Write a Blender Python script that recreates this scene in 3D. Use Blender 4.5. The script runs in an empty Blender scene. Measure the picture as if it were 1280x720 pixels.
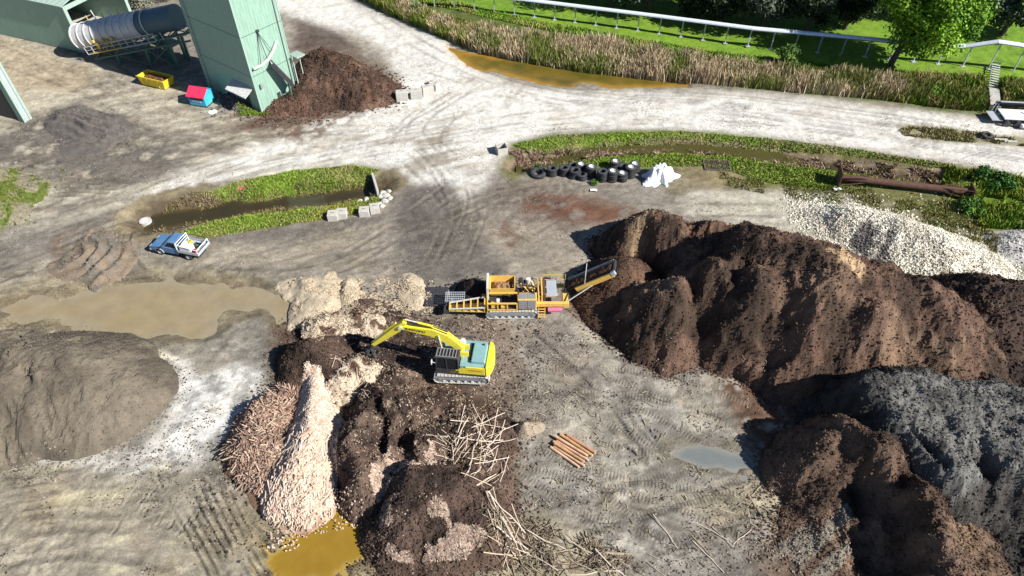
import bpy, bmesh, math, random
import numpy as np
from mathutils import Vector, Matrix, Euler
SC = bpy.context.scene
COL = SC.collection
RNG = np.random.default_rng(7)
random.seed(7)
TH = math.radians(45.4); CH = 43.0; F = 853.3
def P(u, v, z=0.0):
    """world point at height z seen at photo position u, v (1280x720)"""
    a = (u-640)/F; b = (360-v)/F
    d = (a, math.cos(TH)+b*math.sin(TH), -math.sin(TH)+b*math.cos(TH))
    t = (z-CH)/d[2]
    return Vector((d[0]*t, d[1]*t, z))
# ---------------------------------------------------------------- camera, light, view
cam_d = bpy.data.cameras.new('camera'); cam = bpy.data.objects.new('camera', cam_d); COL.objects.link(cam)
cam.location = (0, 0, CH); cam.rotation_euler = (math.pi/2-TH, 0, 0)
cam_d.sensor_width = 36; cam_d.lens = F/1280*36; cam_d.clip_end = 6000; cam_d.clip_start = 0.5
SC.camera = cam
SUN_EL = math.radians(37); SUN_DIR = Vector((0.905, -0.42, 0)).normalized()*math.cos(SUN_EL); SUN_DIR.z = math.sin(SUN_EL)
w = bpy.data.worlds.new('World'); SC.world = w; w.use_nodes = True
nt = w.node_tree; bg = nt.nodes['Background']
sky = nt.nodes.new('ShaderNodeTexSky'); sky.sky_type = 'NISHITA'; sky.sun_disc = False
sky.air_density = 0.7; sky.dust_density = 0.2; sky.ozone_density = 2.0; sky.altitude = 1500
sky.sun_elevation = SUN_EL; sky.sun_rotation = math.atan2(SUN_DIR.x, SUN_DIR.y)
nt.links.new(sky.outputs[0], bg.inputs[0]); bg.inputs[1].default_value = 0.07
sl = bpy.data.lights.new('sun', 'SUN'); sl.energy = 5.0; sl.angle = math.radians(0.5); sl.color = (1, 0.965, 0.91)
so = bpy.data.objects.new('sun', sl); COL.objects.link(so); so.rotation_euler = (-SUN_DIR).to_track_quat('-Z', 'Y').to_euler()
so.location = (60, -30, 80)
SC.view_settings.view_transform = 'Standard'; SC.view_settings.look = 'None'; SC.view_settings.gamma = 1
SC.view_settings.exposure = 0.80; SC.view_settings.use_curve_mapping = False
SC.render.engine = 'CYCLES'; SC.cycles.max_bounces = 4; SC.cycles.diffuse_bounces = 2
# ---------------------------------------------------------------- colour
KALB = 1.42
def lin(c):
    c = np.asarray(c, float)/255.0
    return np.where(c <= 0.04045, c/12.92, ((c+0.055)/1.055)**2.4)
def A(r, g, b, k=None):
    """base colour for something that reads r, g, b in full sun"""
    return lin((r, g, b))/(k or KALB)
# ---------------------------------------------------------------- numpy noise
def _h(ix, iy, seed):
    n = (ix.astype(np.int64)*374761393 + iy.astype(np.int64)*668265263 + seed*1442695041) & 0xffffffff
    n = ((n ^ (n >> 13))*1274126177) & 0xffffffff
    n = ((n ^ (n >> 16))*2246822519) & 0xffffffff
    return ((n ^ (n >> 15)) & 0xffffff)/16777216.0
def vn(x, y, seed=0):
    x = np.asarray(x, float); y = np.asarray(y, float)
    ix = np.floor(x); iy = np.floor(y); fx = x-ix; fy = y-iy
    fx = fx*fx*(3-2*fx); fy = fy*fy*(3-2*fy)
    a = _h(ix, iy, seed); b = _h(ix+1, iy, seed); c = _h(ix, iy+1, seed); d = _h(ix+1, iy+1, seed)
    return (a*(1-fx)+b*fx)*(1-fy)+(c*(1-fx)+d*fx)*fy
def fbm(x, y, sc=1.0, octv=4, seed=0, gain=0.5):
    s = 0; a = 1; t = 0; c, sn = math.cos(0.6), math.sin(0.6)
    x = np.asarray(x, float)/sc; y = np.asarray(y, float)/sc
    for i in range(octv):
        s = s+a*vn(x, y, seed+i*17); t += a; a *= gain
        x, y = (x*c-y*sn)*2.03+11.3, (x*sn+y*c)*2.03+5.7
    return s/t
def billow(x, y, sc, octv=3, seed=0):
    s = 0; a = 1; t = 0; x = np.asarray(x, float)/sc; y = np.asarray(y, float)/sc
    for i in range(octv):
        s = s+a*np.abs(2*vn(x, y, seed+i*31)-1); t += a; a *= 0.55
        x, y = x*2.1*0.8-y*2.1*0.6+3, x*2.1*0.6+y*2.1*0.8+9
    return s/t
def sst(a, b, x):
    t = np.clip((x-a)/(b-a), 0, 1); return t*t*(3-2*t)
def poly_sd(px, py, poly):
    """signed distance (negative inside)"""
    n = len(poly); d = np.full(px.shape, 1e9); ins = np.zeros(px.shape, bool)
    for i in range(n):
        ax, ay = poly[i]; bx, by = poly[(i+1) % n]
        ex, ey = bx-ax, by-ay; wx, wy = px-ax, py-ay
        t = np.clip((wx*ex+wy*ey)/(ex*ex+ey*ey+1e-9), 0, 1)
        d = np.minimum(d, (wx-ex*t)**2+(wy-ey*t)**2)
        c = ((ay > py) != (by > py)) & (px < (bx-ax)*(py-ay)/((by-ay) if by != ay else 1e-9)+ax)
        ins ^= c
    d = np.sqrt(d); return np.where(ins, -d, d)
def line_d(px, py, pts):
    """distance to a polyline, arc length along it and signed side offset"""
    best = np.full(px.shape, 1e9); s = np.zeros(px.shape); side = np.zeros(px.shape); L = 0
    for i in range(len(pts)-1):
        ax, ay = pts[i]; bx, by = pts[i+1]; ex, ey = bx-ax, by-ay; l = math.hypot(ex, ey)+1e-9
        wx, wy = px-ax, py-ay; t = np.clip((wx*ex+wy*ey)/(l*l), 0, 1)
        d = np.hypot(wx-ex*t, wy-ey*t); m = d < best
        best = np.where(m, d, best); s = np.where(m, L+t*l, s); side = np.where(m, (ex*wy-ey*wx)/l, side); L += l
    return best, s, side
def WP(pts, z=0): return [tuple(P(u, v, z))[:2] for u, v in pts]
def smooth_pts(pts, n=2):
    for _ in range(n):
        q = [pts[0]]
        for a, b in zip(pts[:-1], pts[1:]):
            q += [(a[0]*.75+b[0]*.25, a[1]*.75+b[1]*.25), (a[0]*.25+b[0]*.75, a[1]*.25+b[1]*.75)]
        pts = q+[pts[-1]]
    return pts
# ---------------------------------------------------------------- objects
def tag(o, label=None, cat=None, group=None, kind=None):
    if label: o['label'] = label
    if cat: o['category'] = cat
    if group: o['group'] = group
    if kind: o['kind'] = kind
    return o
def link(name, me, parent=None, loc=(0, 0, 0), rot=(0, 0, 0)):
    o = bpy.data.objects.new(name, me); COL.objects.link(o); o.location = loc; o.rotation_euler = rot
    if parent: o.parent = parent
    return o
def empty(name, loc, rz=0, label=None, cat=None, group=None, tilt=(0, 0)):
    o = link(name, None, None, loc, (tilt[0], tilt[1], rz)); o.empty_display_size = 0.3
    return tag(o, label, cat, group)
def np_mesh(name, V, Fq, mat, col=None, smooth=False, attrs=None, parent=None, loc=(0, 0, 0)):
    """mesh from arrays: Fq is (n,3) or (n,4)"""
    V = np.asarray(V, np.float32)-np.asarray(loc, np.float32); Fq = np.asarray(Fq, np.int32)
    me = bpy.data.meshes.new(name); me.vertices.add(len(V)); me.vertices.foreach_set('co', V.ravel())
    n, k = Fq.shape; me.loops.add(n*k); me.loops.foreach_set('vertex_index', Fq.ravel())
    me.polygons.add(n); me.polygons.foreach_set('loop_start', np.arange(n, dtype=np.int32)*k)
    me.polygons.foreach_set('loop_total', np.full(n, k, np.int32))
    me.update(calc_edges=True)
    me.polygons.foreach_set('use_smooth', np.full(n, smooth))
    if col is not None:
        a = me.color_attributes.new('Col', 'FLOAT_COLOR', 'POINT')
        c = np.ones((len(V), 4), np.float32); c[:, :3] = col; a.data.foreach_set('color', c.ravel())
    for k2, v2 in (attrs or {}).items():
        a = me.attributes.new(k2, 'FLOAT', 'POINT'); a.data.foreach_set('value', np.asarray(v2, np.float32))
    me.materials.append(mat)
    return link(name, me, parent, loc)
class MB:
    """collects shapes, builds ONE mesh object"""
    def __init__(s): s.v = []; s.f = []
    def add(s, vs, fs, M=None):
        o = len(s.v); s.v += [tuple(M @ Vector(p)) if M else tuple(p) for p in vs]; s.f += [tuple(i+o for i in f) for f in fs]; return s
    def box(s, x0, x1, y0, y1, z0, z1, M=None):
        return s.add([(x0,y0,z0),(x1,y0,z0),(x1,y1,z0),(x0,y1,z0),(x0,y0,z1),(x1,y0,z1),(x1,y1,z1),(x0,y1,z1)],
                     [(0,3,2,1),(4,5,6,7),(0,1,5,4),(1,2,6,5),(2,3,7,6),(3,0,4,7)], M)
    def prism(s, prof, a0, a1, axis='y', M=None):
        """profile of (p,q) extruded along axis; profile axes are the other two in order"""
        def mk(p, q, a): return {'x': (a,p,q), 'y': (p,a,q), 'z': (p,q,a)}[axis]
        n = len(prof); vs = [mk(p,q,a0) for p,q in prof]+[mk(p,q,a1) for p,q in prof]
        return s.add(vs, [tuple(range(n))[::-1], tuple(range(n,2*n))]+[(i,(i+1)%n,n+(i+1)%n,n+i) for i in range(n)], M)
    def cyl(s, p0, p1, r0, r1=None, n=12, cap=True, M=None):
        p0 = Vector(p0); p1 = Vector(p1); r1 = r0 if r1 is None else r1
        d = (p1-p0).normalized(); a = d.orthogonal().normalized(); b = d.cross(a)
        vs = [p0+(a*math.cos(t)+b*math.sin(t))*r0 for t in [2*math.pi*i/n for i in range(n)]]
        vs += [p1+(a*math.cos(t)+b*math.sin(t))*r1 for t in [2*math.pi*i/n for i in range(n)]]
        fs = [(i,(i+1)%n,n+(i+1)%n,n+i) for i in range(n)]
        if cap: fs += [tuple(range(n))[::-1], tuple(range(n,2*n))]
        return s.add([tuple(v) for v in vs], fs, M)
    def bar(s, p0, p1, wx, wz=None, up=(0,0,1), M=None):
        p0 = Vector(p0); p1 = Vector(p1); wz = wz or wx; d = (p1-p0).normalized()
        a = d.cross(Vector(up)); a = a.normalized() if a.length > 1e-4 else Vector((1,0,0)); b = a.cross(d)
        vs = []
        for q in (p0, p1): vs += [q-a*wx/2-b*wz/2, q+a*wx/2-b*wz/2, q+a*wx/2+b*wz/2, q-a*wx/2+b*wz/2]
        return s.add([tuple(v) for v in vs], [(0,1,2,3)[::-1],(4,5,6,7),(0,1,5,4),(1,2,6,5),(2,3,7,6),(3,0,4,7)], M)
    def lathe(s, prof, n=24, M=None, close=False):
        """(r,z) profile round the z axis"""
        k = len(prof); vs = []
        for i in range(n):
            t = 2*math.pi*i/n; vs += [(r*math.cos(t), r*math.sin(t), z) for r, z in prof]
        fs = []
        for i in range(n):
            j = (i+1) % n
            for q in range(k if close else k-1): fs.append((i*k+q, j*k+q, j*k+(q+1)%k, i*k+(q+1)%k))
        return s.add(vs, fs, M)
    def build(s, name, mat, parent=None, loc=(0,0,0), rot=(0,0,0), bevel=0, smooth=False, label=None):
        me = bpy.data.meshes.new(name); me.from_pydata(s.v, [], s.f); me.materials.append(mat)
        bm = bmesh.new(); bm.from_mesh(me); bmesh.ops.recalc_face_normals(bm, faces=bm.faces)
        bm.to_mesh(me); bm.free()
        if smooth:
            for p in me.polygons: p.use_smooth = True
            me.set_sharp_from_angle(angle=math.radians(40))
        o = link(name, me, parent, loc, rot)
        if bevel:
            m = o.modifiers.new('bevel', 'BEVEL'); m.width = bevel; m.segments = 2; m.limit_method = 'ANGLE'
        if label: o['label'] = label
        return o
def copy_tree(o, parent=None):
    c = o.copy(); COL.objects.link(c); c.parent = parent
    for ch in list(o.children): copy_tree(ch, c)
    return c
# ---------------------------------------------------------------- materials
def new_mat(name):
    m = bpy.data.materials.new(name); m.use_nodes = True; n = m.node_tree
    return m, n, n.nodes['Principled BSDF']
def _noise(n, scale, detail=6, rough=0.6, vec=None):
    x = n.nodes.new('ShaderNodeTexNoise'); x.inputs['Scale'].default_value = scale; x.inputs['Detail'].default_value = detail; x.inputs['Roughness'].default_value = rough
    if vec: n.links.new(vec, x.inputs['Vector'])
    return x
def _ramp(n, src, a, b, c0=(0,0,0,1), c1=(1,1,1,1)):
    r = n.nodes.new('ShaderNodeValToRGB'); r.color_ramp.elements[0].position = a; r.color_ramp.elements[1].position = b
    r.color_ramp.elements[0].color = c0; r.color_ramp.elements[1].color = c1; n.links.new(src, r.inputs[0]); return r
def _mix(n, mode, fac, a, b):
    x = n.nodes.new('ShaderNodeMix'); x.data_type = 'RGBA'; x.blend_type = mode
    for s, t in ((fac, x.inputs[0]), (a, x.inputs[6]), (b, x.inputs[7])):
        if hasattr(s, 'is_output'): n.links.new(s, t)
        elif isinstance(s, (int, float)): t.default_value = s
        else: t.default_value = (*s, 1) if len(s) == 3 else s
    return x.outputs[2]
def worldpos(n): return n.nodes.new('ShaderNodeNewGeometry').outputs['Position']
def paint(name, c, rough=0.45, metal=0.0, dirt=0.35, dirtc=(0.20,0.17,0.13), scale=3.0, streak=False):
    m, n, b = new_mat(name); obj = n.nodes.new('ShaderNodeTexCoord').outputs['Object']
    if streak:
        mp = n.nodes.new('ShaderNodeMapping'); mp.inputs['Scale'].default_value = (1,1,0.12); n.links.new(obj, mp.inputs[0]); obj = mp.outputs[0]
    nz = _noise(n, scale, 8, 0.65, obj); r = _ramp(n, nz.outputs[0], 0.42, 0.72)
    mul = n.nodes.new('ShaderNodeMath'); mul.operation = 'MULTIPLY'; mul.inputs[1].default_value = dirt; n.links.new(r.outputs[0], mul.inputs[0])
    nz2 = _noise(n, scale*6, 5, 0.6, obj); r2 = _ramp(n, nz2.outputs[0], 0.3, 0.7, (0.82,0.82,0.82,1), (1.1,1.1,1.1,1))
    c1 = _mix(n, 'MIX', mul.outputs[0], tuple(c), dirtc); c2 = _mix(n, 'MULTIPLY', 1.0, c1, r2.outputs[0])
    n.links.new(c2, b.inputs['Base Color']); b.inputs['Roughness'].default_value = rough; b.inputs['Metallic'].default_value = metal
    b.inputs['Specular IOR Level'].default_value = 0.35
    return m
def colmat(name, nscale=6.0, lo=0.72, hi=1.28, bscale=8.0, bdist=0.05, rough=0.95, spec=0.15, tread=False, bscale2=None, bdist2=0.0):
    """colour from the mesh's Col attribute, broken up by world-space noise and bump"""
    m, n, b = new_mat(name); pos = worldpos(n)
    at = n.nodes.new('ShaderNodeAttribute'); at.attribute_name = 'Col'
    nz = _noise(n, nscale, 8, 0.7, pos); r = _ramp(n, nz.outputs[0], 0.3, 0.7, (lo,lo,lo,1), (hi,hi,hi,1))
    c = _mix(n, 'MULTIPLY', 1.0, at.outputs['Color'], r.outputs[0])
    if tread:
        g2 = _noise(n, 17, 4, 0.75, pos); c = _mix(n, 'MULTIPLY', 1.0, c, _ramp(n, g2.outputs[0], 0.36, 0.64, (.78,.78,.78,1), (1.2,1.2,1.2,1)).outputs[0])
        g3 = _noise(n, 1.6, 8, 0.8, pos); c = _mix(n, 'MULTIPLY', 1.0, c, _ramp(n, g3.outputs[0], 0.40, 0.60, (.86,.85,.84,1), (1.12,1.12,1.11,1)).outputs[0])
    n.links.new(c, b.inputs['Base Color']); b.inputs['Roughness'].default_value = rough; b.inputs['Specular IOR Level'].default_value = spec
    bz = _noise(n, bscale, 8, 0.72, pos)
    bp = n.nodes.new('ShaderNodeBump'); bp.inputs['Distance'].default_value = bdist; bp.inputs['Strength'].default_value = 1.0
    n.links.new(bz.outputs[0], bp.inputs['Height']); last = bp
    if bscale2:
        v = n.nodes.new('ShaderNodeTexVoronoi'); v.inputs['Scale'].default_value = bscale2; n.links.new(pos, v.inputs['Vector'])
        b2 = n.nodes.new('ShaderNodeBump'); b2.inputs['Distance'].default_value = bdist2; b2.inputs['Strength'].default_value = 1; b2.invert = True
        n.links.new(v.outputs['Distance'], b2.inputs['Height']); n.links.new(last.outputs[0], b2.inputs['Normal']); last = b2
    if tread:
        ta = n.nodes.new('ShaderNodeAttribute'); ta.attribute_name = 'tread_s'; tm = n.nodes.new('ShaderNodeAttribute'); tm.attribute_name = 'tread_m'
        s = n.nodes.new('ShaderNodeMath'); s.operation = 'MULTIPLY'; s.inputs[1].default_value = 2*math.pi/0.24; n.links.new(ta.outputs['Fac'], s.inputs[0])
        s2 = n.nodes.new('ShaderNodeMath'); s2.operation = 'SINE'; n.links.new(s.outputs[0], s2.inputs[0])
        s3 = n.nodes.new('ShaderNodeMath'); s3.operation = 'MULTIPLY'; n.links.new(s2.outputs[0], s3.inputs[0]); n.links.new(tm.outputs['Fac'], s3.inputs[1])
        b3 = n.nodes.new('ShaderNodeBump'); b3.inputs['Distance'].default_value = 0.02; n.links.new(s3.outputs[0], b3.inputs['Height'])
        n.links.new(last.outputs[0], b3.inputs['Normal']); last = b3
    n.links.new(last.outputs[0], b.inputs['Normal'])
    return m
M = {}
M['ground'] = colmat('soil_and_gravel', 5.0, 0.72, 1.22, 7, 0.075, tread=True)
M['wood_end'] = paint('sawn_end', (0.62,0.46,0.30), .8, dirt=.2)
M['mulch'] = colmat('bark_mulch', 6.0, 0.68, 1.34, 7.5, 0.13, bscale2=6.5, bdist2=0.018)
M['sand'] = colmat('grey_sand', 5.0, 0.8, 1.18, 7, 0.07)
M['stone'] = colmat('pale_stone', 9, 0.75, 1.2, 14, 0.03, bscale2=7, bdist2=0.03)
M['wood'] = colmat('split_wood', 6, 0.8, 1.15, 20, 0.01, rough=0.8)
M['leaf'] = colmat('leaves', 1.2, 0.75, 1.25, 5, 0.0, rough=0.6, spec=0.25)
M['grass'] = colmat('grass_blades', 0.8, 0.8, 1.2, 5, 0.0, rough=0.8, spec=0.1)
M['bark'] = paint('tree_bark', (0.13,0.10,0.075), 0.9, dirt=0.4, dirtc=(0.05,0.04,0.03), scale=6)
M['rubber'] = paint('black_rubber', (0.035,0.037,0.042), 0.75, dirt=0.55, dirtc=(0.13,0.13,0.125), scale=4)
M['rimw'] = paint('white_wheel', (0.70,0.70,0.68), 0.5, dirt=0.3, scale=5)
M['conc'] = paint('concrete', (0.50,0.48,0.43), 0.9, dirt=0.5, dirtc=(0.30,0.28,0.24), scale=2.5)
M['green'] = paint('green_cladding', A(196,240,216,2.15), 0.5, dirt=0.26, dirtc=(0.24,0.30,0.22), scale=1.1, streak=True)
M['green_trim'] = paint('pale_green_trim', A(220,248,232,2.1), 0.5, dirt=0.2, scale=1.5)
M['green_steel'] = paint('green_steelwork', (0.06,0.16,0.125), 0.5, dirt=0.4, scale=2)
M['galv'] = paint('galvanised_steel', (0.52,0.56,0.60), 0.45, metal=0.3, dirt=0.25, dirtc=(0.30,0.31,0.32), scale=2)
M['pale_steel'] = paint('pale_steel', (0.62,0.62,0.60), 0.5, dirt=0.35, scale=3)
M['drum'] = paint('drum_steel', (0.60,0.60,0.60), 0.55, dirt=0.4, dirtc=(0.20,0.16,0.13), scale=1.2)
M['muddy'] = paint('muddy_track_steel', (0.50,0.48,0.45), 0.7, dirt=0.75, dirtc=(0.22,0.18,0.14), scale=5)
M['dark'] = paint('dark_steel', (0.035,0.035,0.04), 0.6, dirt=0.4, dirtc=(0.10,0.09,0.07), scale=3)
M['grey_steel'] = paint('grey_steel', (0.24,0.25,0.26), 0.55, dirt=0.45, scale=3)
M['rust'] = paint('rusty_steel', (0.085,0.045,0.035), 0.9, dirt=0.6, dirtc=(0.18,0.085,0.055), scale=3)
M['yel_ex'] = paint('yellow_excavator_paint', (0.80,0.68,0.035), 0.38, dirt=0.38, dirtc=(0.42,0.36,0.22), scale=2.0)
M['blue_hood'] = paint('grey_blue_paint', (0.20,0.37,0.37), 0.4, dirt=0.35, dirtc=(0.38,0.42,0.38), scale=1.6)
M['yel_sc'] = paint('orange_yellow_paint', (0.78,0.47,0.08), 0.5, dirt=0.6, dirtc=(0.40,0.31,0.20), scale=2.2)
M['yel_dull'] = paint('worn_yellow_paint', (0.62,0.45,0.10), 0.5, dirt=0.5, dirtc=(0.20,0.16,0.10), scale=3)
M['yel_skip'] = paint('yellow_skip_paint', (0.82,0.62,0.03), 0.45, dirt=0.3, scale=2)
M['glass'] = paint('dark_glass', (0.012,0.016,0.02), 0.08, dirt=0.15, dirtc=(0.1,0.09,0.08), scale=3)
M['bluecar'] = paint('blue_car_paint', (0.075,0.19,0.36), 0.3, dirt=0.3, dirtc=(0.30,0.34,0.38), scale=2.5)
M['silver'] = paint('silver_paint', (0.50,0.55,0.60), 0.35, metal=0.2, dirt=0.3, scale=3)
M['white'] = paint('white_plastic', (0.80,0.80,0.80), 0.45, dirt=0.08, scale=4)
M['red'] = paint('red_paint', (0.62,0.03,0.05), 0.5, dirt=0.1, scale=4)
M['pinkred'] = paint('faded_red_sheet', (0.72,0.035,0.10), 0.5, dirt=0.05, scale=4)
M['pink'] = paint('pink_paint', (0.70,0.16,0.30), 0.5, dirt=0.35, scale=5)
M['ltblue'] = paint('light_blue_panel', (0.05,0.42,0.62), 0.45, dirt=0.1, scale=3)
M['yellow'] = paint('yellow_plastic', (0.80,0.55,0.03), 0.5, dirt=0.1, scale=3)
M['tarp'] = paint('white_tarpaulin', (0.74,0.77,0.82), 0.5, dirt=0.06, scale=3)
M['letters'] = paint('dark_lettering', (0.03,0.03,0.025), 0.6, dirt=0.0)
M['rletters'] = paint('red_lettering', (0.55,0.08,0.03), 0.6, dirt=0.0)
M['log'] = paint('peeled_log', (0.50,0.27,0.15), 0.85, dirt=0.6, dirtc=(0.25,0.12,0.07), scale=3)
def watermat(name, rough=0.06, bump=0.004):
    m, n, b = new_mat(name); at = n.nodes.new('ShaderNodeAttribute'); at.attribute_name = 'Col'; pos = worldpos(n)
    nz = _noise(n, 0.7, 6, 0.6, pos); r = _ramp(n, nz.outputs[0], 0.3, 0.7, (0.88,0.88,0.88,1), (1.1,1.1,1.1,1))
    n.links.new(_mix(n, 'MULTIPLY', 1.0, at.outputs['Color'], r.outputs[0]), b.inputs['Base Color'])
    b.inputs['Roughness'].default_value = rough; b.inputs['IOR'].default_value = 1.33; b.inputs['Specular IOR Level'].default_value = 0.5
    bz = _noise(n, 3, 4, 0.5, pos); bp = n.nodes.new('ShaderNodeBump'); bp.inputs['Distance'].default_value = bump; n.links.new(bz.outputs[0], bp.inputs['Height'])
    n.links.new(bp.outputs[0], b.inputs['Normal']); return m
M['water'] = watermat('muddy_water')
# ================================================================ GROUND
DRAIN1 = WP([(192,268),(250,258),(330,248),(400,241),(470,231)])
DRAIN2 = WP([(648,206),(690,196),(740,186),(800,181),(870,180),(930,186),(1000,197),(1090,210),(1180,222)])
POND = WP([(560,58),(600,66),(650,74),(720,83),(790,92),(860,100),(858,106),(800,107),(762,108),(745,103),(728,101),(712,106),(680,103),(650,96),(618,86),(604,88),(585,80)])
PTAN = WP([(-30,386),(20,374),(90,366),(150,356),(250,352),(330,360),(372,373),(378,395),(350,402),(335,388),(290,392),(255,417),(170,418),(120,408),(70,402),(10,400)])
POCH = WP([(385,645),(415,623),(455,626),(464,660),(462,690),(436,705),(412,722),(350,724),(335,702),(365,672)])
PGREY = WP([(842,566),(862,558),(896,563),(932,572),(938,580),(905,582),(880,586),(856,578)])
RUTS = []   # (pts, halfwidth, depth, tread)
def track_pair(px, gauge=1.9, hw=0.26, depth=0.045, tread=1.0):
    p = smooth_pts(WP(px), 2)
    for sgn in (-1, 1):
        q = []
        for i, a in enumerate(p):
            b = p[min(i+1, len(p)-1)]; c = p[max(i-1, 0)]; dx, dy = b[0]-c[0], b[1]-c[1]; l = math.hypot(dx, dy)+1e-9
            q.append((a[0]-dy/l*gauge/2*sgn, a[1]+dx/l*gauge/2*sgn))
        RUTS.append((q, hw, depth, tread))
for px in ([(640,440),(740,500),(860,560),(960,650)], [(610,545),(700,600),(800,680),(850,735)], [(640,600),(800,640),(960,705)],
           [(690,430),(800,470),(930,520)], [(650,680),(760,630),(900,600)], [(720,735),(820,660),(960,610)], [(640,480),(760,470),(900,500)],
           [(660,410),(720,440),(760,520),(770,620)], [(700,560),(830,590),(960,600)], [(820,735),(900,690),(960,655)]):
    track_pair(px, 2.4, 0.28, 0.04, 0.55)
for px in ([(0,330),(150,270),(300,212),(480,180),(620,150),(800,132)], [(0,345),(120,300),(260,235),(420,195),(560,170)],
           [(470,20),(560,80),(700,125),(950,138),(1290,190)], [(600,100),(500,160),(560,210),(590,260),(560,330)],
           [(0,205),(90,195),(200,180),(330,150),(450,150)], [(100,60),(190,120),(300,170),(450,180)], [(30,60),(120,120),(260,190),(380,185)],
           [(-20,620),(150,585),(280,600),(420,735)], [(-20,690),(160,670),(320,735)], [(-20,640),(100,620),(250,640),(350,735)],
           [(290,590),(330,650),(400,735)], [(265,590),(290,650),(330,735)], [(225,560),(255,620),(330,735)], [(470,720),(560,700),(650,730)],
           [(300,330),(420,300),(520,290),(600,250)], [(280,345),(400,345),(480,300),(560,240)], [(640,300),(700,260),(850,262),(1000,262)]):
    track_pair(px, 1.9, 0.24, 0.035 if px[0][1] < 340 else 0.07, 0.15)
for k in range(9):      # scraped arcs by the left road
    a = k*6
    RUTS.append((smooth_pts(WP([(118+a*.9,290),(112+a*1.0,312),(124+a*1.05,334),(150+a*.9,352-k)])), 0.20, 0.22, 0))
for k in range(8):
    RUTS.append((smooth_pts(WP([(62+k*3,138+k*6),(92+k*3,136+k*6),(122+k*3,142+k*6),(150+k*2,158+k*5)])), 0.22, 0.22, 0))
for k in range(7):
    RUTS.append((smooth_pts(WP([(-10,186+k*9),(30,196+k*8),(70+k*4,214+k*5),(98+((k*5)%7)*9,222+k*4)])), 0.22, 0.13, 0))
for k in range(16):     # crossed grader cuts bottom left
    x, y = 140+(k % 8)*14, 612+(k//8)*28+(k % 3)*6
    RUTS.append((WP([(x,y+16),(x+16,y-8)]), 0.09, 0.08, 0))
for k in range(8):
    x = 195+k*13; RUTS.append((smooth_pts(WP([(x,592+k*3),(x+14,625+k*3),(x+40,672+k*3),(x+72,735)])), 0.10, 0.13, 0))
_r2 = random.Random(91)
for px in ([(-20,330),(150,268),(300,212),(480,180),(620,150),(800,132),(1000,145),(1290,190)], [(470,20),(560,80),(700,125),(950,138),(1290,190)], [(600,100),(500,160),(560,210),(590,260),(560,330)],
           [(-20,60),(120,110),(240,180),(380,185),(520,170)], [(-20,180),(90,170),(200,170),(330,150),(450,150)], [(-20,620),(150,600),(280,620),(420,735)], [(660,400),(740,470),(800,560),(960,650)],
           [(620,450),(760,470),(900,500),(980,560)], [(640,620),(760,640),(880,680),(980,735)], [(240,340),(380,330),(500,300),(620,250),(760,250)]):
    for k in range(9):
        dx, dy = _r2.uniform(-34,34), _r2.uniform(-20,20); q = [(a+dx+_r2.uniform(-5,5), b+dy+_r2.uniform(-3,3)) for a, b in px]; i0 = _r2.randrange(0, max(1, len(q)-2)); q = q[i0:i0+_r2.randrange(3,5)]
        RUTS.append((smooth_pts(WP(q)), _r2.uniform(.12,.24), _r2.uniform(.02,.06), 0))
RBB = [(min(p[0] for p in r[0])-1.5, max(p[0] for p in r[0])+1.5, min(p[1] for p in r[0])-1.5, max(p[1] for p in r[0])+1.5) for r in RUTS]
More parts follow.
